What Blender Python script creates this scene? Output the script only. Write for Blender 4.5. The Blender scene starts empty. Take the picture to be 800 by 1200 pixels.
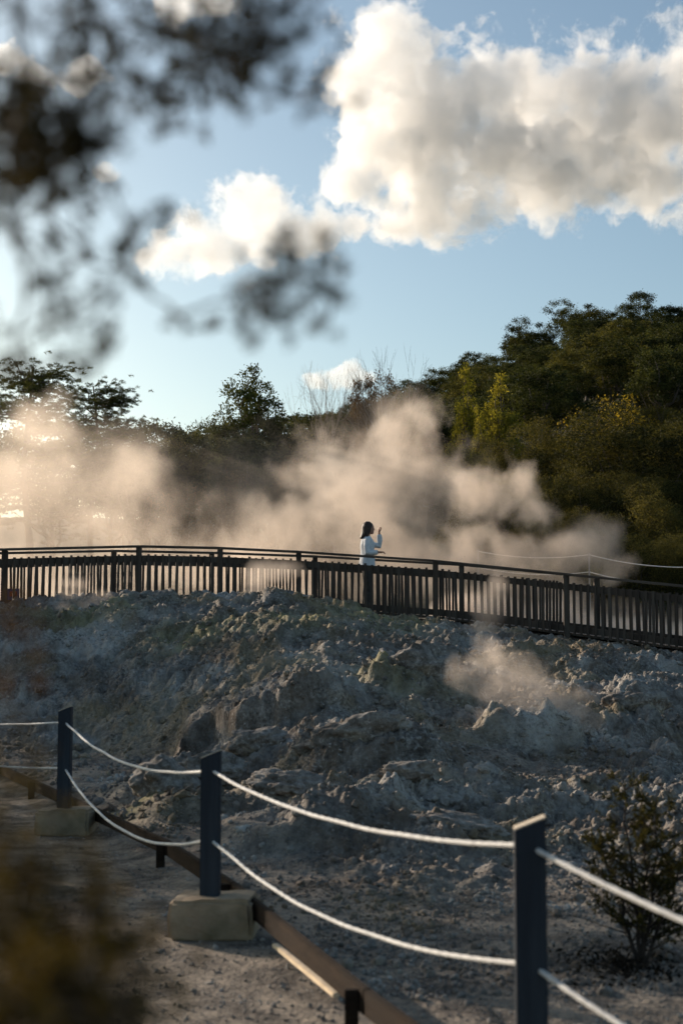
import bpy, bmesh, math, random
import numpy as np
from mathutils import Vector, Matrix, noise as mnoise

random.seed(7)
RNG = np.random.default_rng(11)
SC = bpy.context.scene
COL = SC.collection
PI = math.pi
R = math.radians

# ------------------------------------------------------------------ camera model
F = 1667.0                      # focal length in pixels of the 800 x 1200 photograph
EYE = 1.66
PITCH = math.atan((753 - 600) / F)
CP, SP = math.cos(PITCH), math.sin(PITCH)


def at(px, py, Y):
    """World point seen at pixel (px, py) at forward distance Y."""
    u, v = (px - 400) / F, (600 - py) / F
    dx, dy, dz = u, CP - v * SP, SP + v * CP
    k = Y / dy
    return Vector((dx * k, Y, EYE + dz * k))


# ------------------------------------------------------------------ noise
_P = np.concatenate([np.random.default_rng(3).permutation(256)] * 3)
_GA = np.random.default_rng(4).uniform(0, 2 * PI, 256)
_GX, _GY = np.cos(_GA), np.sin(_GA)


def perlin(x, y):
    xi = np.floor(x).astype(np.int64); yi = np.floor(y).astype(np.int64)
    xf = x - xi; yf = y - yi
    xi &= 255; yi &= 255
    u = xf ** 3 * (xf * (xf * 6 - 15) + 10); v = yf ** 3 * (yf * (yf * 6 - 15) + 10)

    def g(ix, iy, fx, fy):
        h = _P[_P[ix & 255] + (iy & 255)]
        return _GX[h] * fx + _GY[h] * fy
    a = g(xi, yi, xf, yf); b = g(xi + 1, yi, xf - 1, yf)
    c = g(xi, yi + 1, xf, yf - 1); d = g(xi + 1, yi + 1, xf - 1, yf - 1)
    return (a + u * (b - a)) * (1 - v) + (c + u * (d - c)) * v


def fbm(x, y, o=5, gain=.5, ridged=False):
    s = 0; amp = 1; f = 1
    for i in range(o):
        n = perlin(x * f + 17.3 * i, y * f - 9.1 * i)
        s = s + amp * ((1 - 2.2 * np.abs(n)) if ridged else n)
        amp *= gain; f *= 2.03
    return s


_VX = np.random.default_rng(5).uniform(.1, .9, 65536)
_VY = np.random.default_rng(6).uniform(.1, .9, 65536)
_VR = np.random.default_rng(8).uniform(0, 1, 65536)


def voronoi(x, y):
    """distance to the nearest cell point, to the second nearest, random value of the nearest cell"""
    xi = np.floor(x).astype(np.int64); yi = np.floor(y).astype(np.int64)
    f1 = np.full(x.shape, 9.); f2 = np.full(x.shape, 9.); rid = np.zeros(x.shape)
    for i in (-1, 0, 1):
        for j in (-1, 0, 1):
            cx, cy = xi + i, yi + j
            h = ((cx * 73 + cy * 151) ^ (cx * cy + 7919 * cy)) & 65535
            d = np.hypot(cx + _VX[h] - x, cy + _VY[h] - y)
            near = d < f1
            f2 = np.where(near, f1, np.minimum(f2, d))
            rid = np.where(near, _VR[h], rid)
            f1 = np.where(near, d, f1)
    return f1, f2, rid


def sstep(a, b, x):
    t = np.clip((x - a) / (b - a), 0, 1)
    return t * t * (3 - 2 * t)


# ------------------------------------------------------------------ terrain height
BOARD = [(-9.5, 25.5), (-6.4, 21.0), (-4.17, 17.4), (-2.2, 12.8), (-1.26, 10.6), (-.65, 8.8), (.11, 6.13), (.33, 5.44), (.5, 4.9), (1.75, 1.5), (3.2, -2.5)]
_BY = np.array([p[1] for p in BOARD][::-1]); _BX = np.array([p[0] for p in BOARD][::-1])


def board_x(Y):
    return np.interp(Y, _BY, _BX) - np.maximum(0, Y - 25.5) * 3


# (pixel, crest pixel row, foot distance, foot height)
_PR = np.array([(-300, 722, 20.5, .25), (0, 712, 19.8, .22), (100, 705, 19.6, .2), (200, 703, 18.0, .16), (330, 703, 13.5, .08), (400, 716, 12, .06),
                (450, 730, 11.5, .06), (520, 740, 12, .06), (600, 747, 13.0, .08), (700, 758, 13.5, .08), (800, 766, 14, .06), (1100, 800, 15, 0)], float)
_PA = (_PR[:, 0] - 400) / F
# crest of the wooded hill: pixel, pixel row of the tree tops on it
_HR = np.array([(-400, 560), (-100, 545), (200, 545), (300, 520), (380, 484), (440, 458), (500, 436), (560, 412), (620, 386), (690, 357), (740, 348), (800, 350), (1000, 360), (1500, 420)], float)
_HA = (_HR[:, 0] - 400) / F
# rock masses: pixel, row of the foot, distance, width, depth, height
LUMPS = [(430, 0, 14.6, .95, .55, .40), (345, 0, 13.4, .6, .4, .28), (490, 0, 18.3, .7, .45, .40), (300, 0, 15.3, .5, .4, .30), (230, 0, 14.6, .45, .4, .32), (510, 0, 13.6, .5, .4, .22), (400, 0, 12.4, .6, .35, .2),
         (605, 0, 16.6, .42, .35, .42), (650, 0, 16.9, .3, .3, .3), (560, 0, 13.0, 1.1, .5, .16), (330, 0, 11.4, .8, .5, .28), (195, 0, 13.0, .6, .45, .28), (440, 0, 11.2, .6, .4, .2),
         (335, 0, 24.4, .7, .7, .14), (180, 0, 24.2, .8, .7, .12), (720, 0, 17.5, .6, .4, .30), (780, 0, 19.5, .8, .6, .35), (120, 0, 14.2, .55, .4, .25), (680, 0, 22, 1.2, .8, .25)]


def base_height(X, Y):
    Yc = np.maximum(Y, 1.0)
    a = np.clip(X / Yc, -.42, .42)
    crest_z = EYE + (753 - np.interp(a, _PA, _PR[:, 1])) / F * 25.2
    fd = np.interp(a, _PA, _PR[:, 2]); fz = np.interp(a, _PA, _PR[:, 3])
    t = np.clip((Y - fd) / (25.2 - fd), 0, 1)
    tt = t * .55 + .45 * t * t * (3 - 2 * t)
    z = fz * sstep(7, 12, Y) + (crest_z - fz) * tt
    down = sstep(25.3, 30, Y)
    z = z * (1 - down) + .9 * down
    z = z * sstep(2, 9, Y)
    hz = (753 - np.interp(np.clip(X / Yc, -.6, .6), _HA, _HR[:, 1])) / F * 118 + EYE - 5.2
    hill = np.maximum(hz, 2) * np.clip((Y - 34) / 84, 0, 1) * (1 - .8 * sstep(170, 500, Y))
    return z * sstep(-.25, .7, X - board_x(Y)) + hill


def lump_height(X, Y):
    z = 0
    for (p, _, d, w, dp, h) in LUMPS:
        cx = (p - 400) / F * d
        r = ((X - cx) / w) ** 2 + ((Y - d) / dp) ** 2
        if h > 0:      # flat-topped with a steep side
            z = z + .75 * h * (1 - sstep(.45, 1.6, r + .35 * perlin(X * 2.1 + d, Y * 2.1)))
        else:
            z = z + h * np.exp(-r * 1.4)
    # a ledge with a steep face and a dark hollow at its left end
    px_ = X / np.maximum(Y, 1) * F + 400
    front = 16.9 + .25 * perlin(X * 2.3, Y * .0 + 3.1) + .12 * perlin(X * 7, Y * 0 + 1.7) + .7 * sstep(275, 240, px_ + 14 * perlin(X * 3, Y * 4)) * sstep(206, 222, px_ + 8 * perlin(X * 5, Y * 5))
    z = z + .42 * sstep(0, .16, Y - front) * sstep(2.0, .3, Y - front) * sstep(200, 225, px_ + 8 * perlin(Y * 3, X * 0 + .5)) * sstep(430, 370, px_)
    return z


def rockiness(X, Y):
    out = X - board_x(Y)                       # metres beyond the edging board
    k = sstep(.35, 2.0, out) * (.10 + .90 * sstep(8.0, 11.0, Y + .9 * perlin(X * .8, Y * .8) - 1.2 * sstep(.3, 1.2, X)))
    flat = sstep(-.06, .1, (X / np.maximum(Y, 1) + .10)) # the terrace left
    terr = (1 - flat) * (1 - sstep(18.6, 20.2, Y))
    k = k * (1 - .75 * terr)
    gap = np.exp(-(((X - 1.95) / 1.0) ** 2 + ((Y - 15.6) / .9) ** 2))
    return k * (1 - .7 * gap) * (1 - .6 * sstep(28, 33, Y))


def detail(X, Y, rk):
    wx = X + .25 * fbm(X * .9, Y * .9, 3); wy = Y + .25 * fbm(X * .9 + 31, Y * .9 - 7, 3)
    big = (fbm(wx * .55, wy * .7, 5, .55, True) - .75) * .12
    f1, f2, rid = voronoi(wx * 1.45, wy * 1.8)
    blocks = ((.25 + .75 * rid) * np.maximum(0, 1 - 1.5 * f1 * f1) - .42) * .15
    g1, g2, rid2 = voronoi(wx * 3.7 + 5, wy * 4.3)
    small = ((.2 + .8 * rid2) * np.maximum(0, 1 - 1.6 * g1 * g1) - .4) * .10
    h1, h2, rid3 = voronoi((X + .03 * perlin(X * 9, Y * 9)) * 9.0 + 3, Y * 10)
    tiny = ((.2 + .8 * rid3) * np.maximum(0, 1 - 1.7 * h1 * h1) - .4) * .07
    rough = fbm(X * 6, Y * 6, 5, .6) * .045 + fbm(X * 2.3, Y * 2.3, 4, .55) * .07
    flat = fbm(X * 14, Y * 14, 3, .6) * .010 + fbm(X * 2, Y * 2, 3) * .02 + fbm(X * 30, Y * 30, 2) * .005
    return rk * (big + blocks + small + tiny + rough) + (.25 + .75 * rk) * flat


def height(X, Y):
    X = np.asarray(X, float); Y = np.asarray(Y, float)
    rk = rockiness(X, Y)
    near = sstep(120, 40, np.abs(Y)) if False else 1
    return base_height(X, Y) + lump_height(X, Y) * sstep(.2, .9, X - board_x(Y)) + detail(X, Y, rk) - .05 * sstep(.0, .4, X - board_x(Y)) * (1 - rk)


def gz(x, y):
    return float(height(np.array([x]), np.array([y]))[0])


# ------------------------------------------------------------------ generic helpers
def link(name, me, mat=None, parent=None):
    o = bpy.data.objects.new(name, me); COL.objects.link(o)
    if mat: me.materials.append(mat)
    if parent: o.parent = parent
    return o


def mesh_np(name, V, Fq, smooth=True):
    """vertices (n,3) and faces (m,k) as one mesh"""
    V = np.asarray(V, np.float32); Fq = np.asarray(Fq, np.int32)
    me = bpy.data.meshes.new(name)
    n, m, k = len(V), len(Fq), Fq.shape[1]
    me.vertices.add(n); me.vertices.foreach_set('co', V.ravel())
    me.loops.add(m * k); me.loops.foreach_set('vertex_index', Fq.ravel())
    me.polygons.add(m); me.polygons.foreach_set('loop_start', np.arange(0, m * k, k, dtype=np.int32))
    me.polygons.foreach_set('use_smooth', np.full(m, smooth))
    me.update(calc_edges=True)
    return me


def tag(o, label=None, cat=None, group=None, kind=None):
    if label: o['label'] = label
    if cat: o['category'] = cat
    if group: o['group'] = group
    if kind: o['kind'] = kind
    return o


def empty(name, loc=(0, 0, 0), rz=0, label=None, cat=None, group=None):
    o = bpy.data.objects.new(name, None); COL.objects.link(o)
    o.location = loc; o.rotation_euler = (0, 0, rz); o.empty_display_size = .1
    return tag(o, label, cat, group)


class MB:
    """collects shapes of one part"""
    def __init__(s): s.bm = bmesh.new()

    def box(s, c, d, rot=None, bev=0.0):
        m = Matrix.Translation(c) @ (rot.to_4x4() if rot else Matrix()) @ Matrix.Diagonal((d[0], d[1], d[2], 1))
        r = bmesh.ops.create_cube(s.bm, size=1, matrix=m)
        if bev:
            es = list({e for v in r['verts'] for e in v.link_edges})
            bmesh.ops.bevel(s.bm, geom=es, offset=bev, segments=2, affect='EDGES', clamp_overlap=True)
        return s

    def beam(s, a, b, w, h, bev=0.0, up=Vector((0, 0, 1))):
        """a square timber from a to b, w across, h high"""
        a, b = Vector(a), Vector(b); x = (b - a); L = x.length; x.normalize()
        y = up.cross(x).normalized(); z = x.cross(y)
        rot = Matrix((x, y, z)).transposed()
        return s.box((a + b) / 2, (L, w, h), rot, bev)

    def tube(s, pts, rad, n=8, cap=True):
        pts = [Vector(p) for p in pts]
        if not hasattr(rad, '__len__'): rad = [rad] * len(pts)
        rings = []; ref = None
        for i, p in enumerate(pts):
            t = (pts[min(i + 1, len(pts) - 1)] - pts[max(i - 1, 0)]).normalized()
            if ref is None: ref = Vector((1, 0, 0)) if abs(t.x) < .8 else Vector((0, 1, 0))
            u = (ref - t * ref.dot(t)).normalized(); v = t.cross(u); ref = u
            rings.append([s.bm.verts.new(p + (u * math.cos(2 * PI * k / n) + v * math.sin(2 * PI * k / n)) * rad[i]) for k in range(n)])
        for A, B in zip(rings, rings[1:]):
            for k in range(n): s.bm.faces.new((A[k], A[(k + 1) % n], B[(k + 1) % n], B[k]))
        if cap:
            s.bm.faces.new(rings[0][::-1]); s.bm.faces.new(rings[-1])
        return s

    def ico(s, c, r, sub=2, scale=(1, 1, 1), rough=0, seed=0):
        m = Matrix.Translation(c) @ Matrix.Diagonal((scale[0], scale[1], scale[2], 1))
        g = bmesh.ops.create_icosphere(s.bm, subdivisions=sub, radius=r, matrix=m)
        if rough:
            for v in g['verts']:
                d = (v.co - Vector(c))
                v.co += d * rough * (mnoise.noise(d / r * 1.3 + Vector((seed, 0, 0))) + .5 * mnoise.noise(d / r * 3.1 + Vector((0, seed, 0))))
        return s

    def build(s, name, mat, parent=None, smooth=False, auto=None):
        me = bpy.data.meshes.new(name)
        bmesh.ops.recalc_face_normals(s.bm, faces=s.bm.faces[:])
        s.bm.to_mesh(me); s.bm.free()
        if smooth: me.polygons.foreach_set('use_smooth', [True] * len(me.polygons))
        me.update()
        return link(name, me, mat, parent)


# ------------------------------------------------------------------ node helpers
def new_mat(name):
    m = bpy.data.materials.new(name); m.use_nodes = True
    nt = m.node_tree; nt.nodes.clear()
    out = nt.nodes.new('ShaderNodeOutputMaterial')
    return m, nt, out


def N(nt, t, **kw):
    n = nt.nodes.new(t)
    for k, v in kw.items():
        if k.startswith('i_'):
            n.inputs[k[2:].replace('_', ' ')].default_value = v
        else: setattr(n, k, v)
    return n


def L(nt, a, b): nt.links.new(a, b)


def math_n(nt, op, a, b=None, clamp=False):
    n = nt.nodes.new('ShaderNodeMath'); n.operation = op; n.use_clamp = clamp
    for i, v in enumerate((a, b)):
        if v is None: continue
        if isinstance(v, (int, float)): n.inputs[i].default_value = v
        else: nt.links.new(v, n.inputs[i])
    return n.outputs[0]


def ramp(nt, fac, stops, interp='LINEAR'):
    n = nt.nodes.new('ShaderNodeValToRGB'); n.color_ramp.interpolation = interp
    e = n.color_ramp.elements
    while len(e) < len(stops): e.new(.5)
    for el, (p, c) in zip(e, stops):
        el.position = p; el.color = (c, c, c, 1) if isinstance(c, (int, float)) else (*c, 1)
    nt.links.new(fac, n.inputs[0])
    return n.outputs[0]


def mixc(nt, fac, a, b, mode='MIX'):
    n = nt.nodes.new('ShaderNodeMix'); n.data_type = 'RGBA'; n.blend_type = mode
    if isinstance(fac, (int, float)): n.inputs[0].default_value = fac
    else: nt.links.new(fac, n.inputs[0])
    for i, v in ((6, a), (7, b)):
        if isinstance(v, tuple): n.inputs[i].default_value = (*v, 1)
        else: nt.links.new(v, n.inputs[i])
    return n.outputs[2]


def noise_t(nt, vec, scale, detail=4, rough=.55, dist=0):
    n = N(nt, 'ShaderNodeTexNoise', i_Scale=scale, i_Detail=detail, i_Roughness=rough, i_Distortion=dist)
    if vec is not None: L(nt, vec, n.inputs['Vector'])
    return n


def rough_mat(name, c1, c2, scale=6, rough=.8, bump=.4, bscale=30, stretch=None, spec=.3, c3=None):
    m, nt, out = new_mat(name)
    tc = N(nt, 'ShaderNodeTexCoord'); vec = tc.outputs['Object']
    if stretch:
        mp = N(nt, 'ShaderNodeMapping'); mp.inputs['Scale'].default_value = stretch; L(nt, vec, mp.inputs[0]); vec = mp.outputs[0]
    n1 = noise_t(nt, vec, scale, 6, .6); n2 = noise_t(nt, vec, bscale, 5, .65)
    col = mixc(nt, ramp(nt, n1.outputs[0], [(.35, 0.), (.65, 1.)]), c1, c2)
    if c3:
        n3 = noise_t(nt, vec, scale * .45, 4, .6)
        col = mixc(nt, ramp(nt, n3.outputs[0], [(.5, 0.), (.68, 1.)]), col, c3)
    p = N(nt, 'ShaderNodeBsdfPrincipled', i_Roughness=rough); p.inputs['Specular IOR Level'].default_value = spec
    L(nt, col, p.inputs['Base Color'])
    b = N(nt, 'ShaderNodeBump', i_Strength=bump, i_Distance=.01); L(nt, n2.outputs[0], b.inputs['Height']); L(nt, b.outputs[0], p.inputs['Normal'])
    L(nt, p.outputs[0], out.inputs[0])
    return m


def leaf_mat(name, dark, light, trans=.35, vary=.55, spec=.08):
    """leaf tint varies from leaf to leaf (attribute tint) and from plant to plant"""
    m, nt, out = new_mat(name)
    a = N(nt, 'ShaderNodeAttribute', attribute_name='tint')
    oi = N(nt, 'ShaderNodeObjectInfo')
    f = math_n(nt, 'ADD', a.outputs['Fac'], math_n(nt, 'MULTIPLY', math_n(nt, 'SUBTRACT', oi.outputs['Random'], .5), vary), clamp=True)
    col = mixc(nt, f, dark, light)
    p = N(nt, 'ShaderNodeBsdfPrincipled', i_Roughness=.75); p.inputs['Specular IOR Level'].default_value = spec
    L(nt, col, p.inputs['Base Color'])
    t = N(nt, 'ShaderNodeBsdfTranslucent')
    tcol = mixc(nt, 1.0, col, (1.5, 1.35, .6), 'MULTIPLY'); L(nt, tcol, t.inputs['Color'])
    mx = N(nt, 'ShaderNodeMixShader'); mx.inputs[0].default_value = trans
    L(nt, p.outputs[0], mx.inputs[1]); L(nt, t.outputs[0], mx.inputs[2]); L(nt, mx.outputs[0], out.inputs[0])
    return m


# ------------------------------------------------------------------ materials
M = {}
M['bark'] = rough_mat('bark', (.055, .043, .034), (.12, .095, .075), 4, .9, .6, 20, (1, 1, .25))
M['dark_bark'] = rough_mat('dark_bark', (.025, .019, .015), (.05, .038, .03), 4, .9, .6, 20, (1, 1, .25))
M['pale_bark'] = rough_mat('pale_bark', (.14, .115, .095), (.22, .18, .15), 4, .9, .5, 20, (1, 1, .25))
M['timber'] = rough_mat('weathered_timber', (.034, .025, .019), (.085, .062, .046), 9, .8, .5, 26, (1, 1, .12), c3=(.085, .07, .056))
M['rail_timber'] = rough_mat('handrail_timber', (.05, .038, .03), (.10, .08, .063), 5, .65, .4, 26, (.3, .3, 1))
M['deck'] = rough_mat('deck_timber', (.10, .08, .065), (.17, .14, .115), 5, .8, .5, 26, (.3, 1, 1))
M['edging'] = rough_mat('edging_timber', (.016, .011, .008), (.036, .024, .016), 6, .95, .6, 30, (.4, .4, 2), .08, c3=(.026, .02, .016))
M['stick'] = rough_mat('pale_batten', (.55, .43, .29), (.72, .58, .40), 9, .75, .5, 40)
M['post_paint'] = rough_mat('blue_black_paint', (.010, .016, .026), (.016, .025, .038), 9, .5, .8, 60, (1, 1, .08), .25, c3=(.035, .045, .058))
M['post_top'] = rough_mat('bare_sawn_wood', (.45, .38, .29), (.58, .49, .37), 18, .7, .3, 60)
M['concrete'] = rough_mat('weathered_concrete', (.25, .18, .115), (.40, .305, .205), 5, .9, .8, 45, c3=(.15, .12, .07))
M['rope'] = rough_mat('white_rope', (.46, .455, .44), (.66, .65, .62), 22, .65, .5, 160)
M['leaf_dark'] = leaf_mat('dark_forest_leaf', (.012, .018, .007), (.085, .095, .030), .22)
M['leaf_hill'] = leaf_mat('olive_forest_leaf', (.016, .022, .008), (.125, .120, .038), .25)
M['leaf_yellow'] = leaf_mat('yellow_green_leaf', (.08, .09, .016), (.28, .25, .05), .5)
M['leaf_autumn'] = leaf_mat('autumn_yellow_leaf', (.14, .11, .02), (.34, .26, .05), .45)
M['leaf_scrub'] = leaf_mat('olive_scrub_leaf', (.022, .025, .010), (.125, .110, .036), .32)
M['leaf_brown'] = leaf_mat('brown_scrub_leaf', (.055, .036, .022), (.15, .10, .055), .3)
M['leaf_small'] = leaf_mat('small_shrub_leaf', (.028, .028, .010), (.11, .095, .028), .3)
M['leaf_near'] = leaf_mat('hanging_twig_leaf', (.016, .015, .007), (.065, .052, .018), .28)
M['leaf_bush'] = leaf_mat('bushy_twig_leaf', (.04, .030, .010), (.12, .09, .026), .3)
M['leaf_rust'] = leaf_mat('rusty_twig_leaf', (.07, .04, .025), (.14, .08, .048), .3)
M['shade_scrap'] = leaf_mat('dark_shade_scrap', (.012, .010, .008), (.04, .032, .024), .1)
M['skin'] = rough_mat('skin', (.36, .19, .13), (.42, .23, .16), 9, .55, .1, 40)
M['hair'] = rough_mat('brown_hair', (.018, .011, .008), (.05, .03, .02), 20, .5, .5, 60, (1, 1, .2))
M['knit'] = rough_mat('pale_knit', (.56, .58, .60), (.68, .69, .70), 14, .9, .5, 70)
M['trousers'] = rough_mat('dark_trousers', (.05, .045, .04), (.09, .08, .07), 14, .85, .4, 70)
M['eye'] = rough_mat('dark_eye', (.02, .015, .012), (.03, .02, .016), 10, .3, 0, 10)
M['sign_blue'] = rough_mat('blue_enamel', (.02, .05, .16), (.03, .065, .2), 10, .5, .1, 40)
M['sign_red'] = rough_mat('red_enamel', (.28, .04, .03), (.34, .06, .045), 10, .5, .1, 40)
M['sign_pale'] = rough_mat('pale_enamel', (.26, .3, .42), (.32, .36, .47), 10, .5, .1, 40)
M['steel'] = rough_mat('dull_steel', (.16, .16, .16), (.24, .24, .24), 10, .5, .1, 40)


def rock_nodes(nt, vec, attr=True):
    """geothermal crust: pale grey silica, dark wet cracks, ochre and sulphur stains"""
    big = noise_t(nt, vec, .75, 5, .6, .4); mid = noise_t(nt, vec, 3.4, 8, .70, .3); fine = noise_t(nt, vec, 21, 7, .74); och = noise_t(nt, vec, .5, 5, .62, .6)
    spk = N(nt, 'ShaderNodeTexVoronoi', i_Scale=34.); L(nt, vec, spk.inputs['Vector'])
    pat = noise_t(nt, vec, .62, 4, .62, .5)
    gritty = ramp(nt, noise_t(nt, vec, 1.3, 4, .6, .4).outputs[0], [(.40, .25), (.60, 1.)])
    c = mixc(nt, ramp(nt, mid.outputs[0], [(.36, 0.), (.64, 1.)]), (.080, .068, .058), (.335, .315, .285))
    c = mixc(nt, ramp(nt, big.outputs[0], [(.45, 0.), (.60, .85)]), c, (.145, .108, .078))
    c = mixc(nt, ramp(nt, pat.outputs[0], [(.52, 0.), (.66, .72)]), c, (.51, .49, .45))
    c = mixc(nt, ramp(nt, och.outputs[0], [(.51, 0.), (.62, .62)]), c, (.27, .205, .11))
    dk = ramp(nt, fine.outputs[0], [(.38, .8), (.49, 0.)]); lt = ramp(nt, fine.outputs[0], [(.54, 0.), (.66, .6)])
    c = mixc(nt, math_n(nt, 'MULTIPLY', dk, gritty), c, (.045, .04, .036))
    c = mixc(nt, math_n(nt, 'MULTIPLY', lt, gritty), c, (.60, .585, .55))
    return c, big, mid, fine, spk


def ground_material():
    m, nt, out = new_mat('geothermal_ground')
    tc = N(nt, 'ShaderNodeTexCoord'); vec = tc.outputs['Object']
    c, big, mid, fine, spk = rock_nodes(nt, vec)
    at_ = N(nt, 'ShaderNodeAttribute', attribute_name='zone'); sep = N(nt, 'ShaderNodeSeparateColor'); L(nt, at_.outputs['Color'], sep.inputs[0])
    rk, sul, veg = sep.outputs[0], sep.outputs[1], sep.outputs[2]
    g1 = noise_t(nt, vec, 2.4, 6, .65, .3)
    grav = mixc(nt, ramp(nt, g1.outputs[0], [(.40, 0.), (.58, 1.)]), (.070, .058, .048), (.30, .25, .195))
    grav = mixc(nt, ramp(nt, fine.outputs[0], [(.36, .75), (.52, 0.)]), grav, (.06, .055, .05))
    grav = mixc(nt, ramp(nt, spk.outputs['Distance'], [(.12, .5), (.3, 0.)]), grav, (.38, .35, .31))
    col = mixc(nt, rk, grav, c)
    col = mixc(nt, sul, col, mixc(nt, ramp(nt, mid.outputs[0], [(.4, 0.), (.6, 1.)]), (.17, .15, .07), (.30, .27, .12)))
    col = mixc(nt, veg, col, mixc(nt, mid.outputs[0], (.03, .03, .015), (.06, .055, .025)))
    p = N(nt, 'ShaderNodeBsdfPrincipled', i_Roughness=.88); p.inputs['Specular IOR Level'].default_value = .25
    L(nt, col, p.inputs['Base Color'])
    h = math_n(nt, 'ADD', math_n(nt, 'MULTIPLY', mid.outputs[0], .8), math_n(nt, 'ADD', math_n(nt, 'MULTIPLY', fine.outputs[0], .45), math_n(nt, 'MULTIPLY', spk.outputs['Distance'], .25)))
    b = N(nt, 'ShaderNodeBump', i_Strength=1.0, i_Distance=.06); L(nt, h, b.inputs['Height']); L(nt, b.outputs[0], p.inputs['Normal'])
    L(nt, p.outputs[0], out.inputs[0])
    return m


def stone_material():
    m, nt, out = new_mat('crusted_stone')
    tc = N(nt, 'ShaderNodeTexCoord'); vec = tc.outputs['Object']
    c, big, mid, fine, spk = rock_nodes(nt, vec)
    p = N(nt, 'ShaderNodeBsdfPrincipled', i_Roughness=.9); p.inputs['Specular IOR Level'].default_value = .2
    L(nt, c, p.inputs['Base Color'])
    h = math_n(nt, 'ADD', mid.outputs[0], math_n(nt, 'MULTIPLY', fine.outputs[0], .5))
    b = N(nt, 'ShaderNodeBump', i_Strength=.9, i_Distance=.04); L(nt, h, b.inputs['Height']); L(nt, b.outputs[0], p.inputs['Normal'])
    L(nt, p.outputs[0], out.inputs[0])
    return m


M['grit'] = rough_mat('gravel_stone', (.09, .082, .076), (.27, .245, .215), 3, .9, .4, 40, c3=(.40, .37, .33))
M['ground'] = ground_material(); M['stone'] = stone_material()


# ------------------------------------------------------------------ ground: one sheet, finest where the rocks are
def build_ground():
    r = np.concatenate([[.35], np.geomspace(.5, 3.6, 60), np.geomspace(3.62, 27.5, 820), np.geomspace(27.8, 60, 90), np.geomspace(62, 6000, 90)])
    ang = np.concatenate([np.linspace(-180, -46, 46), np.linspace(-44, -17, 60), np.linspace(-16.8, 16.8, 700), np.linspace(17, 44, 60), np.linspace(46, 177, 44)])
    A, RR = np.meshgrid(np.radians(ang), r)
    X = (RR * np.sin(A)); Y = RR * np.cos(A)
    Z = height(X.ravel(), Y.ravel()).reshape(X.shape)
    nr, na = X.shape
    V = np.stack([X.ravel(), Y.ravel(), Z.ravel()], 1)
    V = np.vstack([V, [[0, 0, Z[0].mean()]]])
    i = np.arange(nr - 1)[:, None]; j = np.arange(na)[None, :]; j2 = (j + 1) % na
    Q = np.stack([i * na + j, i * na + j2, (i + 1) * na + j2, (i + 1) * na + j], -1).reshape(-1, 4)
    fan = np.array([[nr * na, (k + 1) % na, k, k] for k in range(na)])
    Xf, Yf = V[:, 0], V[:, 1]
    rk = np.clip(rockiness(Xf, Yf) * 1.3 + .35 * fbm(Xf * .8, Yf * .8, 3), 0, 1) * sstep(.0, .5, Xf - board_x(Yf))
    sul = np.zeros(len(V))
    for (p, d, w, dd) in ((440, 24.2, 1.0, 1.6), (470, 18.6, .8, .9), (100, 24.2, .9, .7), (340, 22.3, .8, .9), (180, 13.2, .6, .5), (230, 22.5, .9, .8)):
        sul = np.maximum(sul, np.exp(-(((Xf - (p - 400) / F * d) / w) ** 2 + ((Yf - d) / dd) ** 2) * 1.2))
    sul = np.clip(sul * (.75 + .9 * fbm(Xf * 2.2, Yf * 2.2, 4)), 0, .8)
    veg = sstep(34, 44, np.hypot(Xf, Yf)) * sstep(-10, 5, Yf) + sstep(12, 20, -Yf) + sstep(9, 14, np.abs(Xf)) * sstep(20, 8, Yf) * (1 - rk)
    zone = np.stack([rk, sul, np.clip(veg, 0, 1), np.ones(len(V))], 1).astype(np.float32)
    cx = V[Q].mean(1)
    onpath = (cx[:, 0] < board_x(cx[:, 1])) & (cx[:, 1] < 25) & (cx[:, 0] > board_x(cx[:, 1]) - 4.2) & (cx[:, 1] > -6)

    def part(name, faces, label):
        faces = np.asarray(faces)
        used, inv = np.unique(faces.ravel(), return_inverse=True)
        me = mesh_np(name, V[used], inv.reshape(faces.shape))
        at_ = me.color_attributes.new('zone', 'FLOAT_COLOR', 'POINT')
        at_.data.foreach_set('color', zone[used].ravel())
        o = link(name, me, M['ground'])
        tag(o, label, None, None, 'structure')
        return o
    part('ground', Q[~onpath], 'pale grey crusted geothermal ground rising to a rocky mound')
    part('path', Q[onpath], 'gravel walking path beside the low timber edging')


build_ground()


# ------------------------------------------------------------------ stones
def stone_shape(seed, sub=3, sharp=.35):
    bm = bmesh.new(); bmesh.ops.create_icosphere(bm, subdivisions=sub, radius=1)
    rnd = random.Random(seed)
    planes = [(Vector((rnd.uniform(-1, 1), rnd.uniform(-1, 1), rnd.uniform(-.4, 1))).normalized(), rnd.uniform(.55, .9)) for _ in range(9)]
    for v in bm.verts:
        for n, d in planes:
            k = v.co.dot(n) - d
            if k > 0: v.co -= n * k * .9
        d = v.co.normalized()
        v.co += d * (.16 * mnoise.noise(d * 1.6 + Vector((seed, 0, 0))) + .09 * mnoise.noise(d * 4 + Vector((0, seed, 0))) + .05 * mnoise.noise(d * 9 + Vector((0, 0, seed))))
    V = np.array([v.co[:] for v in bm.verts]); Fc = np.array([[v.index for v in f.verts] for f in bm.faces]); bm.free()
    return V, Fc


def rot_np(rng):
    q = rng.normal(size=4); q /= np.linalg.norm(q); w, x, y, z = q
    return np.array([[1 - 2 * (y * y + z * z), 2 * (x * y - z * w), 2 * (x * z + y * w)], [2 * (x * y + z * w), 1 - 2 * (x * x + z * z), 2 * (y * z - x * w)], [2 * (x * z - y * w), 2 * (y * z + x * w), 1 - 2 * (x * x + y * y)]])


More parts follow.
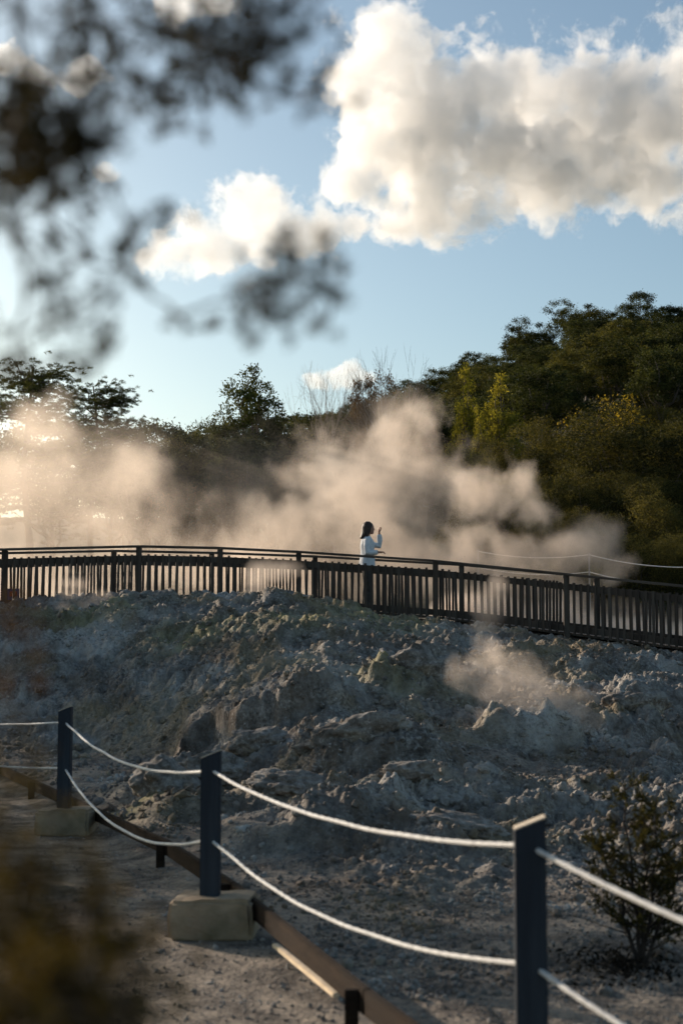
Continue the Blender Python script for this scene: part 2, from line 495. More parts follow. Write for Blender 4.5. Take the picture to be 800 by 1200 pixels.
def scatter_stones(name, label, pts, sizes, sub, mat='stone'):
    shapes = [stone_shape(s, sub) for s in range(8)]
    VV, FF, off = [], [], 0
    zz = height(pts[:, 0], pts[:, 1])
    for k in range(len(pts)):
        V, Fc = shapes[k % 8]
        s = sizes[k]
        W = (V * np.array([1, RNG.uniform(.7, 1), RNG.uniform(.5, .8)]) * s) @ rot_np(RNG).T
        W = W + np.array([pts[k, 0], pts[k, 1], zz[k] + s * .22])
        VV.append(W); FF.append(Fc + off); off += len(W)
    me = mesh_np(name, np.vstack(VV), np.vstack(FF), smooth=False)
    o = link(name, me, M[mat])
    return tag(o, label, None, None, 'stuff')


def stone_points(n, y0, y1, keep):
    out = []
    while len(out) < n:
        y = math.exp(RNG.uniform(math.log(y0), math.log(y1))); x = RNG.uniform(-.30, .30) * y
        if keep(x, y): out.append((x, y))
    return np.array(out)


P1 = stone_points(13000, 7.0, 25, lambda x, y: x > board_x(y) + .3 and RNG.random() < .35 + .65 * float(perlin(np.array([x * .9]), np.array([y * .9]))[0] > 0))
scatter_stones('rubble', 'grey broken crust and stones strewn over the mound', P1, np.clip(RNG.lognormal(-3.95, .55, len(P1)), .010, .085) * (.55 + .45 * sstep(9, 13, P1[:, 1])), 2)
P2 = stone_points(14000, 3.9, 14, lambda x, y: True)
scatter_stones('gravel', 'small loose gravel on the path and flat ground', P2, np.clip(RNG.lognormal(-5.0, .5, len(P2)), .003, .022), 1, 'grit')

BOULDERS = [  # pixel, row of its base, distance, radius, squash, label
    (218, 905, 16.9, .20, (.8, .7, 1.0), 'dark upright rock at the mouth of the hollow under the brown slab'),
    (500, 872, 18.4, .46, (1.25, .7, .8), 'ochre stained blocky boulder halfway up the mound'),
    (425, 905, 14.5, .46, (1.5, .8, .5), 'largest smooth rounded grey boulder above the sagging upper rope'),
    (300, 905, 15.4, .30, (1.2, .8, .6), 'grey boulder right of the dark hollow in the mound'),
    (395, 985, 12.2, .30, (1.4, .8, .42), 'low worn boulder just above the middle of the upper rope'),
    (470, 965, 12.9, .25, (1.3, .8, .5), 'worn brownish boulder below the largest smooth boulder'),
    (255, 945, 14.4, .28, (1.2, .8, .6), 'brownish boulder behind the middle rope post'),
    (345, 945, 13.2, .32, (1.3, .8, .55), 'pale grey boulder just right of the middle rope post'),
    (600, 870, 17.5, .30, (1.2, .8, .8), 'rough dark knobbly rock just below the small steam vent'),
    (660, 880, 17.6, .22, (1.3, .8, .8), 'pale rock right beside the small steam vent'),
    (745, 880, 17.8, .34, (1.2, .8, .7), 'dark lumpy boulder at right edge above the small shrub'),
    (530, 995, 11.4, .28, (1.5, .8, .4), 'low grey boulder left of the nearest post top'),
    (200, 960, 13.4, .34, (1.1, .8, .75), 'brown pointed rock between the two left rope posts'),
    (515, 870, 17.0, .11, (1, .9, .8), 'small pale upright stone on the flat by the ochre boulder'),
    (690, 745, 23.6, .40, (1.6, .8, .4), 'low grey rock below the right end of the boardwalk'),
    (340, 705, 24.6, .36, (1.3, .8, .5), 'grey crag on the mound crest in front of the boardwalk'),
]
for k, (px, py, Y, r, sq, lab) in enumerate(BOULDERS):
    V, Fc = stone_shape(40 + k, 5)
    dn = np.array([mnoise.fractal(Vector(v) * 1.7 + Vector((k * 3.1, 0, 0)), .9, 2.1, 5) for v in V])
    dn2 = np.array([mnoise.noise(Vector(v) * 9 + Vector((0, k * 2.7, 0))) for v in V])
    V = V * (1 + .20 * dn[:, None] + .035 * dn2[:, None])
    x = (px - 400) / F * Y
    me = mesh_np('boulder', V * np.array(sq) * r, Fc)
    o = link('boulder', me, M['stone'])
    o.location = (x, Y, gz(x, Y) + r * sq[2] * (-.05 if r > .4 else .12)); o.rotation_euler = (RNG.uniform(-.15, .15), RNG.uniform(-.15, .15), RNG.uniform(-.3, .3))
    tag(o, lab, 'boulder', 'boulders of the mound')


# ------------------------------------------------------------------ rope barrier
POSTS = [(-5.3, 15.9, 1.04), (-2.42, 12.6, 1.10), (-.75, 8.3, 1.04), (.65, 5.0, 1.06), (2.2, 1.9, 1.06)]
POST_LABEL = [None, 'blue black rope post on concrete block, the farthest and smallest one at left', 'blue black rope post on concrete block in the middle of the row', 'nearest and largest blue black rope post, base out of sight', None]
UP_Z = [.96, .963, .925, .96, .96]
LO_Z = [.56, .56, .535, .56, .56]
UP_SAG = [.09, .15, .10, .165]
LO_SAG = [.07, .24, .15, .18]
rope_pts = {0: [], 1: []}
for i, (x, y, h) in enumerate(POSTS):
    z0 = gz(x, y) if i != 3 else 0
    if POST_LABEL[i]:
        dirv = Vector((POSTS[i + 1][0] - POSTS[i - 1][0], POSTS[i + 1][1] - POSTS[i - 1][1], 0)).normalized()
        rz = -.08 if i == 3 else -.03
        o = empty('rope_post', (x, y, 0), rz, POST_LABEL[i], 'post', 'rope barrier posts')
        w = .107 if i == 3 else .110
        # shaft with a sloping cut top
        bm = bmesh.new()
        c = [(-w / 2, -w / 2), (w / 2, -w / 2), (w / 2, w / 2), (-w / 2, w / 2)]
        def top(px_, py_): return h - .024 + .40 * (px_) - .04 * py_
        lo = [bm.verts.new((a, b, -.05)) for a, b in c]; hi = [bm.verts.new((a, b, top(a, b))) for a, b in c]
        for k in range(4): bm.faces.new((lo[k], lo[(k + 1) % 4], hi[(k + 1) % 4], hi[k]))
        bm.faces.new(lo[::-1]); bm.faces.new(hi)
        bmesh.ops.bevel(bm, geom=[e for e in bm.edges if abs(e.verts[0].co.z - e.verts[1].co.z) > .5], offset=.006, segments=2, affect='EDGES')
        mb = MB(); mb.bm.free(); mb.bm = bm; mb.build('shaft', M['post_paint'], o)
        t = bmesh.new()
        c2 = [(a * 1.0, b * 1.0) for a, b in c]
        A = [t.verts.new((a, b, top(a, b) + .001)) for a, b in c2]; B = [t.verts.new((a, b, top(a, b) + .007)) for a, b in c2]
        for k in range(4): t.faces.new((A[k], A[(k + 1) % 4], B[(k + 1) % 4], B[k]))
        t.faces.new(A[::-1]); t.faces.new(B)
        bmesh.ops.bevel(t, geom=t.edges[:], offset=.002, segments=1, affect='EDGES')
        mb = MB(); mb.bm.free(); mb.bm = t; mb.build('cut_top', M['post_top'], o)
        cb = MB()
        cb.box((0.03, .0, .105), (.47, .38, .235), Matrix.Rotation(-.05, 3, 'Z'), .022)
        bmesh.ops.subdivide_edges(cb.bm, edges=cb.bm.edges[:], cuts=7, use_grid_fill=True)
        for v in cb.bm.verts: v.co += Vector((mnoise.noise(v.co * 5 + Vector((i * 7, 0, 0))), mnoise.noise(v.co * 5 + Vector((0, 9, i))), mnoise.noise(v.co * 6))) * .016 + Vector((mnoise.noise(v.co * 17 + Vector((i, 0, 0))), mnoise.noise(v.co * 17 + Vector((0, i, 3))), mnoise.noise(v.co * 19))) * .006
        cb.build('concrete_base', M['concrete'], o)
    for r_, zz in ((0, UP_Z), (1, LO_Z)): rope_pts[r_].append(Vector((x, y, zz[i])))
for r_, (sag, lab) in enumerate(((UP_SAG, 'upper white rope sagging between the blue black posts'), (LO_SAG, 'lower white rope hanging below the other along the path'))):
    pts = []
    for i in range(4):
        a, b = rope_pts[r_][i], rope_pts[r_][i + 1]
        for k in range(26):
            t = k / 26
            pts.append(a.lerp(b, t) - Vector((0, 0, 4 * sag[i] * t * (1 - t))))
    pts.append(rope_pts[r_][4])
    fine_ = []
    for a_, b_ in zip(pts, pts[1:]):
        m_ = max(2, int((b_ - a_).length / .014)); fine_ += [a_.lerp(b_, q_ / m_) for q_ in range(m_)]
    fine_.append(pts[-1])
    mb = MB(); run = 0; prev = None; nseg = 15; rings = []
    for q_, p_ in enumerate(fine_):
        t_ = (fine_[min(q_ + 1, len(fine_) - 1)] - fine_[max(q_ - 1, 0)]).normalized(); u_ = Vector((0, 0, 1)); u_ = (u_ - t_ * u_.dot(t_)).normalized(); v_ = t_.cross(u_)
        if prev is not None: run += (p_ - prev).length
        prev = p_; ring = []
        w_ = Vector((mnoise.noise(p_ * 2.2), mnoise.noise(p_ * 2.2 + Vector((5, 0, 0))), mnoise.noise(p_ * 2.2 + Vector((0, 5, 0))))) * .006
        for k in range(nseg):
            th = 2 * PI * k / nseg; rr_ = .0100 * (.82 + .2 * abs(math.cos(1.5 * (th - run / .085 * 2 * PI / 3 * 1.0))))
            ring.append(mb.bm.verts.new(p_ + w_ + (u_ * math.cos(th) + v_ * math.sin(th)) * rr_))
        rings.append(ring)
    for A_, B_ in zip(rings, rings[1:]):
        for k in range(nseg): mb.bm.faces.new((A_[k], A_[(k + 1) % nseg], B_[(k + 1) % nseg], B_[k]))
    tag(mb.build('rope', M['rope'], None, True), lab, 'rope', 'white barrier ropes')

# low timber edging along the path
edge = empty('path_edging', (0, 0, 0), 0, 'low brown timber edging board on short stakes along the path', 'edging')
for (a, b) in zip(BOARD[1:], BOARD[2:]):
    L_ = math.dist(a, b); n = max(1, round(L_ / 2.4))
    pa = Vector((a[0], a[1], .155)); pb = Vector((b[0], b[1], .155))
    d = (pb - pa).normalized()
    MB().beam(pa + d * .003, pb - d * .003, .04, .11, .006).build('board', M['edging'], edge)
    for k in range(n):
        p = pa.lerp(pb, (k + .97) / n if n > 1 else .97)
        nrm = Vector((-d.y, d.x, 0)) if d.x > 0 else Vector((d.y, -d.x, 0))
        side = Vector((d.y, -d.x, 0)); side = side if side.x < 0 else -side
        q = p + side * .046
        MB().beam((q.x, q.y, -.12), (q.x, q.y, .195), .06, .05, .005, up=Vector((0, 1, 0))).build('stake', M['edging'], edge)
a, b = at(322, 1108, 1), at(392, 1165, 1)
def on_ground(px, py, z=.02):
    p = at(px, py, 1); d = p - Vector((0, 0, EYE)); k = (z - EYE) / d.z
    return Vector((d.x * k, d.y * k, z))
a, b = on_ground(322, 1108, .035), on_ground(394, 1167, .03)
tag(MB().beam(a, b, .034, .022, .004).build('batten', M['stick'], None), 'pale sunlit timber batten lying on the path by the edging', 'batten')

# ------------------------------------------------------------------ boardwalk
# pixel, distance, pixel row of the handrail top
BW = [(-150, 24.0, 645), (6, 25.4, 642.5), (163, 26.8, 639), (258, 27.3, 641), (350, 27.4, 645.5), (510, 26.5, 656), (663, 25.3, 671.5), (812, 24.0, 687), (960, 22.6, 704)]
FRONT = [at(p, r, Y) for p, Y, r in BW]
def offset_line(pts, d):
    out = []
    for i, p in enumerate(pts):
        t = (pts[min(i + 1, len(pts) - 1)] - pts[max(i - 1, 0)]); t.z = 0; t.normalize()
        out.append(p + Vector((-t.y, t.x, 0)) * d)
    return out
BACK = offset_line(FRONT, 1.5)


def railing(line, label, group, pitch, phase):
    o = empty('boardwalk_railing', (line[4].x, line[4].y, line[4].z - 1.05), 0, label, 'railing', group)
    org = o.location.copy()
    def build(mb, nm, mat, smooth=False):
        ob = mb.build(nm, mat, o, smooth); ob.data.transform(Matrix.Translation(-org)); return ob
    for p in line:
        build(MB().beam(p - Vector((0, 0, 1.22)), p - Vector((0, 0, .045)), .10, .10, .006, up=Vector((0, 1, 0))), 'post', M['timber'])
    for a, b in zip(line, line[1:]):
        d = (b - a).normalized()
        build(MB().beam(a - Vector((0, 0, .022)) + d * .002, b - Vector((0, 0, .022)) - d * .002, .15, .042, .008), 'handrail', M['rail_timber'])
        hz = Vector((d.x, d.y, 0)).normalized(); nrm = Vector((hz.y, -hz.x, 0))      # towards the camera
        for dz, hh in ((.245, .11), (.98, .11)):
            build(MB().beam(a + d * .05 - Vector((0, 0, dz)), b - d * .05 - Vector((0, 0, dz)), .045, hh, .004), 'rail', M['timber'])
        mb = MB(); Lh = (b - a).length; n = int((Lh - .2) / pitch)
        for k in range(n):
            t = (.1 + (k + .5) * (Lh - .2) / n) / Lh
            p = a.lerp(b, t) + nrm * .037
            j = random.uniform(-.016, .016)
            ln_ = hz * random.uniform(-.009, .009) * (1 if random.random() < .85 else 2.2)
            mb.beam(p - Vector((0, 0, 1.09 + j * .7)) + ln_, p - Vector((0, 0, .17 + j)) - ln_, .022, .044 + random.uniform(-.006, .006), 0, up=hz)
        build(mb, 'picket_panel', M['timber'])
    return o


railing(FRONT, 'front dark timber picket railing of the boardwalk, nearest the mound', 'boardwalk railings', .128, 0)
railing(BACK, 'rear dark timber picket railing of the boardwalk, towards the steam', 'boardwalk railings', .128, .3)
bw = empty('boardwalk_deck', (0, 0, 0), 0, 'raised timber deck of the boardwalk between the two picket railings', 'boardwalk')
mb = MB(); fb = MB()
F2, B2 = offset_line(FRONT, .07), offset_line(FRONT, 1.43)
for i in range(len(F2) - 1):
    n = int((F2[i + 1] - F2[i]).length / .145)
    for k in range(n):
        t0, t1 = (k + .03) / n, (k + .97) / n
        q = [F2[i].lerp(F2[i + 1], t0), F2[i].lerp(F2[i + 1], t1), B2[i].lerp(B2[i + 1], t1), B2[i].lerp(B2[i + 1], t0)]
        lo = [mb.bm.verts.new(v - Vector((0, 0, 1.10))) for v in q]; hi = [mb.bm.verts.new(v - Vector((0, 0, 1.06))) for v in q]
        mb.bm.faces.new(lo[::-1]); mb.bm.faces.new(hi)
        for e in range(4): mb.bm.faces.new((lo[e], lo[(e + 1) % 4], hi[(e + 1) % 4], hi[e]))
mb.build('planking', M['deck'], bw)
for ln in (offset_line(FRONT, .03), offset_line(FRONT, 1.47)):
    for a, b in zip(ln, ln[1:]):
        d = (b - a).normalized()
        MB().beam(a - Vector((0, 0, 1.235)) + d * .004, b - Vector((0, 0, 1.235)) - d * .004, .05, .20, .004).build('bearer', M['timber'], bw)
for ln in (offset_line(FRONT, .13), offset_line(FRONT, 1.37)):
    for p in ln:
        zg = gz(p.x, p.y)
        MB().tube([(p.x, p.y, min(zg, p.z - 1.5) - .3), (p.x, p.y, p.z - 1.12)], .085, 10).build('pile', M['timber'], bw)

# small blue and red panel fixed behind the pickets at the far left
p = at(15, 698, 25.75)
sg = empty('notice_panel', p, 0, 'small dark blue panel with a red patch low on the boardwalk railing', 'sign')
MB().box((0, 0, 0), (.24, .02, .25), None, .004).build('panel', M['sign_blue'], sg)
MB().box((.01, -.0125, .03), (.13, .005, .09), None).build('red_patch', M['sign_red'], sg)
MB().box((.03, -.0125, -.07), (.09, .005, .06), None).build('pale_patch', M['sign_pale'], sg)


# ------------------------------------------------------------------ person on the boardwalk
def loft(bm, rings, n=22):
    """closed tube through horizontal ellipses: (x, y, z, radius along x, radius along y)"""
    R_ = [[bm.verts.new((x + rx * math.cos(2 * PI * k / n), y + ry * math.sin(2 * PI * k / n), z)) for k in range(n)] for x, y, z, rx, ry in rings]
    for A, B in zip(R_, R_[1:]):
        for k in range(n): bm.faces.new((A[k], A[(k + 1) % n], B[(k + 1) % n], B[k]))
    bm.faces.new(R_[0][::-1]); bm.faces.new(R_[-1])


def fuse(name, mb, mat, parent, voxel, folds=0, fscale=9, squeeze=(1, 1, .45), smooth=3):
    """melt the overlapping shapes of one body or garment into one continuous skin"""
    bmesh.ops.recalc_face_normals(mb.bm, faces=mb.bm.faces[:])
    me = bpy.data.meshes.new(name); mb.bm.to_mesh(me); mb.bm.free()
    o = bpy.data.objects.new(name, me); COL.objects.link(o)
    md = o.modifiers.new('r', 'REMESH'); md.mode = 'VOXEL'; md.voxel_size = voxel
    sm = o.modifiers.new('s', 'SMOOTH'); sm.factor = .5; sm.iterations = smooth
    dg = bpy.context.evaluated_depsgraph_get(); dg.update()
    m2 = bpy.data.meshes.new_from_object(o.evaluated_get(dg)); bpy.data.objects.remove(o)
    if folds:
        nr = [v.normal.copy() for v in m2.vertices]
        for v, q in zip(m2.vertices, nr):
            p = Vector((v.co.x * squeeze[0], v.co.y * squeeze[1], v.co.z * squeeze[2])) * fscale
            v.co += q * folds * (mnoise.noise(p) + .5 * mnoise.noise(p * 2.3))
    m2.polygons.foreach_set('use_smooth', [True] * len(m2.polygons))
    return link(name, m2, mat, parent)


def person():
    base = at(430, 700, 27.9)
    fa, fb_ = FRONT[4], FRONT[5]
    t = (base.x - fa.x) / (fb_.x - fa.x); deck = fa.lerp(fb_, t).z - 1.06
    root = empty('person', (base.x, 27.75, deck + .05), R(6), 'woman with shoulder length dark hair in pale jumper, one hand raised, standing at boardwalk railing', 'person')
    root.scale = (1.03, 1.03, 1.03)
    ARM = {1: [(0, .165, 1.315), (.13, .20, 1.25), (.255, .20, 1.225), (.262, .185, 1.33), (.250, .165, 1.465)], -1: [(0, -.165, 1.315), (-.03, -.205, 1.19), (-.03, -.215, 1.065), (.08, -.225, 1.062), (.19, -.23, 1.075)]}
    b = MB()
    loft(b.bm, [(0, 0, .76, .09, .14), (0, 0, .88, .115, .165), (0, 0, 1.0, .095, .135), (0, 0, 1.1, .10, .14), (0, 0, 1.22, .115, .155), (0, 0, 1.31, .095, .16), (0, 0, 1.37, .06, .10), (.004, 0, 1.40, .05, .055), (.025, 0, 1.48, .052, .052)])
    b.ico((.035, 0, 1.545), 1, 4, (.094, .076, .112)).ico((.092, 0, 1.462), 1, 3, (.036, .042, .032)).ico((.128, 0, 1.522), 1, 2, (.022, .013, .020)).ico((.112, 0, 1.574), 1, 2, (.020, .05, .018)).ico((.117, 0, 1.486), 1, 2, (.014, .026, .012))
    for q in (1, -1):
        b.ico((.02, q * .078, 1.535), 1, 2, (.022, .012, .032))
        b.tube(ARM[q], [.05, .046, .041, .036, .026], 12)
        b.tube([(0, q * .085, .86), (.012, q * .09, .66), (.012, q * .09, .48), (-.012, q * .09, .28), (-.02, q * .09, .07)], [.092, .075, .056, .05, .038], 12)
        b.tube([(-.05, q * .09, .035), (.06, q * .095, .04), (.15, q * .10, .025)], [.036, .036, .024], 10)
    # raised hand: palm and curled fingers, thumb at the side
    b.ico((.25, .162, 1.508), 1, 3, (.024, .040, .048))
    for k in range(4):
        y = .130 + .021 * k; ln = (.032, .036, .034, .027)[k]
        b.tube([(.252, y, 1.54), (.262, y, 1.54 + ln), (.288, y, 1.545 + ln * .9), (.290, y, 1.53 + ln * .3)], [.0105, .0105, .0095, .008], 8)
    b.tube([(.25, .128, 1.495), (.272, .112, 1.518), (.288, .118, 1.545)], [.012, .011, .009], 8)
    # other hand resting forward on the handrail
    b.ico((.225, -.232, 1.078), 1, 3, (.046, .038, .018))
    for k in range(4):
        y = -.262 + .020 * k; ln = (.045, .055, .058, .052)[k]
        b.tube([(.255, y, 1.08), (.255 + ln * .55, y, 1.078), (.255 + ln * .9, y, 1.058), (.255 + ln * .95, y, 1.035)], [.0105, .010, .009, .008], 8)
    b.tube([(.205, -.200, 1.076), (.235, -.183, 1.070), (.26, -.182, 1.058)], [.012, .011, .009], 8)
    fuse('body', b, M['skin'], root, .0065)
    # jumper
    b = MB()
    loft(b.bm, [(-.005, 0, .80, .150, .200), (-.004, 0, .84, .158, .205), (0, 0, .92, .148, .195), (0, 0, 1.02, .128, .17), (0, 0, 1.12, .128, .168), (0, 0, 1.22, .138, .178), (0, 0, 1.31, .116, .185), (0, 0, 1.365, .078, .12), (.003, 0, 1.395, .064, .07)])
    for q in (1, -1):
        A = [Vector(p) for p in ARM[q]]; A[-1] = A[-2].lerp(A[-1], .82)
        b.tube(A, [.074, .066, .060, .054, .044], 14)
    fuse('jumper', b, M['knit'], root, .009, .007, 9)
    b = MB()
    loft(b.bm, [(0, 0, .74, .10, .16), (0, 0, .80, .125, .18), (0, 0, .90, .125, .172), (0, 0, .94, .118, .165)])
    for q in (1, -1): b.tube([(0, q * .088, .84), (.012, q * .093, .66), (.014, q * .093, .48), (-.010, q * .093, .28), (-.018, q * .093, .08)], [.108, .092, .074, .066, .060], 14)
    fuse('trousers', b, M['trousers'], root, .010, .005, 12)
    b = MB()
    b.ico((.012, 0, 1.572), 1, 4, (.103, .090, .104))
    loft(b.bm, [(-.022, 0, 1.58, .080, .092), (-.030, 0, 1.52, .075, .094), (-.045, 0, 1.46, .066, .096), (-.070, 0, 1.41, .056, .096), (-.096, 0, 1.37, .044, .085), (-.112, 0, 1.345, .02, .055)])
    for q in (1, -1): b.tube([(.062, q * .055, 1.60), (.045, q * .085, 1.54), (.02, q * .09, 1.46), (-.02, q * .095, 1.38)], [.03, .026, .026, .018], 8)
    fuse('hair', b, M['hair'], root, .008, .007, 30, (1, 1, .18), 2)
    for q in (1, -1): MB().ico((.117, q * .031, 1.549), 1, 2, (.010, .014, .009)).build('eye', M['eye'], root, True)
    MB().ico((.1265, 0, 1.487), 1, 2, (.006, .022, .006)).build('mouth', M['sign_red'], root, True)
    for q in (1, -1):
        b = MB().tube([(-.055, q * .092, .042), (.06, q * .097, .045), (.155, q * .102, .032)], [.046, .046, .034], 12); b.box((.05, q * .097, .012), (.25, .09, .03), None, .01)
        fuse('shoe', b, M['trousers'], root, .008)


person()


# ------------------------------------------------------------------ plants
def leaf_mesh(name, C, size, mat, parent=None, aspect=.45, droop=0, tint=None, dirs=None, seed=0):
    """one small folded leaf (two triangles) at each centre"""
    rng = np.random.default_rng(seed + 100)
    n = len(C)
    u = rng.normal(size=(n, 3)) if dirs is None else dirs + .55 * rng.normal(size=(n, 3))
    u[:, 2] -= droop
    u /= np.linalg.norm(u, axis=1)[:, None]
    w = rng.normal(size=(n, 3)); v = np.cross(u, w); v /= np.linalg.norm(v, axis=1)[:, None] + 1e-9
    nn = np.cross(u, v)
    s = (size * rng.uniform(.6, 1.3, n))[:, None]
    a = C - u * s * .5; b = C + v * s * aspect * .5 + nn * s * .08; c = C + u * s * .5; d = C - v * s * aspect * .5 + nn * s * .08
    V = np.stack([a, b, c, d], 1).reshape(-1, 3)
    Q = np.arange(4 * n).reshape(n, 4)
    me = mesh_np(name, V, Q, smooth=False)
    t = rng.uniform(0, 1, n) ** 1.3 if tint is None else np.clip(tint + rng.uniform(-.25, .25, n), 0, 1)
    at_ = me.attributes.new('tint', 'FLOAT', 'FACE'); at_.data.foreach_set('value', t.astype(np.float32))
    return link(name, me, mat, parent)


def unit(n, rng):
    v = rng.normal(size=(n, 3)); return v / np.linalg.norm(v, axis=1)[:, None]


def lobe_crown(lobes, nclump, nleaf, clump_r, rng, up_bias=.25):
    """leaf centres spread in clumps through the outer part of overlapping lobes (c, r(3))"""
    vol = np.array([np.prod(r) ** (2 / 3) for _, r in lobes]); vol /= vol.sum()
    C, T = [], []
    for (c, r), f in zip(lobes, vol):
        k = max(4, int(nclump * f))
        d = unit(k, rng); d[:, 2] = d[:, 2] + up_bias; d /= np.linalg.norm(d, axis=1)[:, None]
        rad = rng.uniform(.5, 1.0, k) ** .35
        p = np.array(c) + d * np.array(r) * rad[:, None]
        tone = rng.uniform(.0, .75, k) + .25 * rng.uniform(-1, 1)
        m = max(3, int(nleaf / nclump))
        q = p[:, None, :] + rng.normal(size=(k, m, 3)) * clump_r * np.array([1, 1, .8])
        C.append(q.reshape(-1, 3)); T.append(np.repeat(tone, m))
    return np.vstack(C), np.concatenate(T)


def limb_path(a, b, rng, n=6, wob=.06):
    a, b = Vector(a), Vector(b); L_ = (b - a).length
    return [a.lerp(b, i / n) + Vector(rng.normal(size=3)) * wob * L_ * math.sin(PI * i / n) + Vector((0, 0, -.1 * L_ * math.sin(PI * i / n))) for i in range(n + 1)]


def proto_tree(name, label, cat, lobes, mat, H, trunk_r, nclump, nleaf, clump_r, leaf, seed, group=None, bark='bark', trunk_top=.7):
    rng = np.random.default_rng(seed)
    o = empty(name, (0, 0, 0), 0, label, cat, group)
    C, T = lobe_crown(lobes, nclump, nleaf, clump_r, rng)
    k = C[:, 2] > .02 * H
    leaf_mesh('crown', C[k], leaf, mat, o, tint=T[k], seed=seed)
    mb = MB()
    tp = [Vector((0, 0, -.6))] + [Vector((rng.normal() * .02 * H * (i > 0), rng.normal() * .02 * H * (i > 0), H * trunk_top * i / 5)) for i in range(6)]
    mb.tube(tp, [trunk_r * (1.25 - .95 * i / 6) for i in range(7)], 8)
    for (c, r) in lobes:
        j = int(rng.integers(2, 6)); a = tp[j]
        if c[2] > a.z * .8: mb.tube(limb_path(a, c, rng), [trunk_r * .5 * (1 - .13 * i) for i in range(7)], 6)
    mb.build('trunk', M[bark], o, True)
    return o


def round_lobes(H, Wd, rng, n=9, base=.35):
    out = []
    for i in range(n):
        a = 2 * PI * i / n * 1.0 + rng.uniform(-.4, .4); q = rng.uniform(.25, .75)
        z = H * rng.uniform(base + .1, .86); rr = Wd * .5 * q * (1 - .35 * (z / H - .5))
        s = Wd * rng.uniform(.13, .21)
        out.append(((rr * math.cos(a), rr * math.sin(a), z), (s, s, s * .8)))
    out.append(((0, 0, H * .84), (Wd * .24, Wd * .24, H * .13)))
    out.append(((0, 0, H * .6), (Wd * .33, Wd * .33, H * .22)))
    return out


def cone_lobes(H, Wd, rng, n=16):
    out = []
    for i in range(n):
        t = (i + .5) / n; z = H * (.12 + .84 * t); rr = Wd * .5 * (1 - t) ** .62
        for k in range(3 if t < .7 else 1):
            a = rng.uniform(0, 2 * PI); q = rr * rng.uniform(.3, .75) if t < .9 else 0
            s = max(Wd * .07, rr * rng.uniform(.32, .5))
            out.append(((q * math.cos(a), q * math.sin(a), z), (s, s, H * .05)))
    return out


def scrub_lobes(H, Wd, rng, n=14):
    out = []
    for i in range(n):
        a = rng.uniform(0, 2 * PI); q = Wd * .5 * math.sqrt(rng.uniform(0, .8)); s = Wd * rng.uniform(.13, .22)
        z = H * rng.uniform(.25, .85) * (1 - .35 * (q / (Wd * .5)) ** 2)
        out.append(((q * math.cos(a), q * math.sin(a), z), (s, s, H * .16)))
    return out


def copy_tree(o):
    c = o.copy(); COL.objects.link(c)
    for ch in list(o.children):
        d = ch.copy(); COL.objects.link(d); d.parent = c
    return c


PROTO = {}
PH = {}
def reg(key, o, H, Wd):
    PROTO[key] = [o, False]; PH[key] = (H, Wd)


rng0 = np.random.default_rng(21)
for k in range(5):
    reg('hill%d' % k, proto_tree('forest_tree', 'x', 'tree', round_lobes(7, 6.5, np.random.default_rng(30 + k), 10 + k % 3), M['leaf_hill' if k % 2 else 'leaf_dark'], 7, .16, 240, 15000, .19, .16, 30 + k), 7, 6.5)
for k in range(3):
    reg('cone%d' % k, proto_tree('conical_tree', 'x', 'tree', cone_lobes(7, 3.2, np.random.default_rng(50 + k)), M['leaf_yellow'], 7, .11, 300, 12000, .15, .13, 50 + k), 7, 3.2)
for k in range(3):
    reg('scrub%d' % k, proto_tree('scrub_bush', 'x', 'bush', scrub_lobes(4, 5, np.random.default_rng(60 + k)), M['leaf_scrub'], 4, .07, 620, 26000, .15, .085, 60 + k, trunk_top=.5), 4, 5)
for k in range(2):
    reg('brown%d' % k, proto_tree('brown_shrub', 'x', 'shrub', scrub_lobes(4, 4.5, np.random.default_rng(70 + k), 18), M['leaf_brown'], 4, .05, 300, 8000, .22, .09, 70 + k, bark='pale_bark', trunk_top=.6), 4, 4.5)
TL = [(292, 441, 12), (275, 460, 16), (304, 463, 18), (282, 482, 24), (314, 488, 22), (262, 500, 18), (300, 510, 30), (331, 507, 18), (246, 508, 11), (268, 525, 26), (318, 530, 28), (290, 455, 14), (296, 478, 18), (285, 545, 34), (322, 560, 30)]
reg('tall', proto_tree('leafy_tree', 'x', 'tree', [(((p - 296) / 27.8, RNG.uniform(-.6, .6), (663 - r_) / 27.8), (q / 29, q / 29, q / 29)) for p, r_, q in TL], M['leaf_dark'], 8.3, .15, 520, 17000, .13, .14, 81), 8.3, 4.2)
reg('autumn', proto_tree('yellow_tree', 'x', 'tree', scrub_lobes(5, 4.5, np.random.default_rng(91), 11), M['leaf_autumn'], 5, .08, 110, 2400, .20, .15, 91), 5, 4.5)


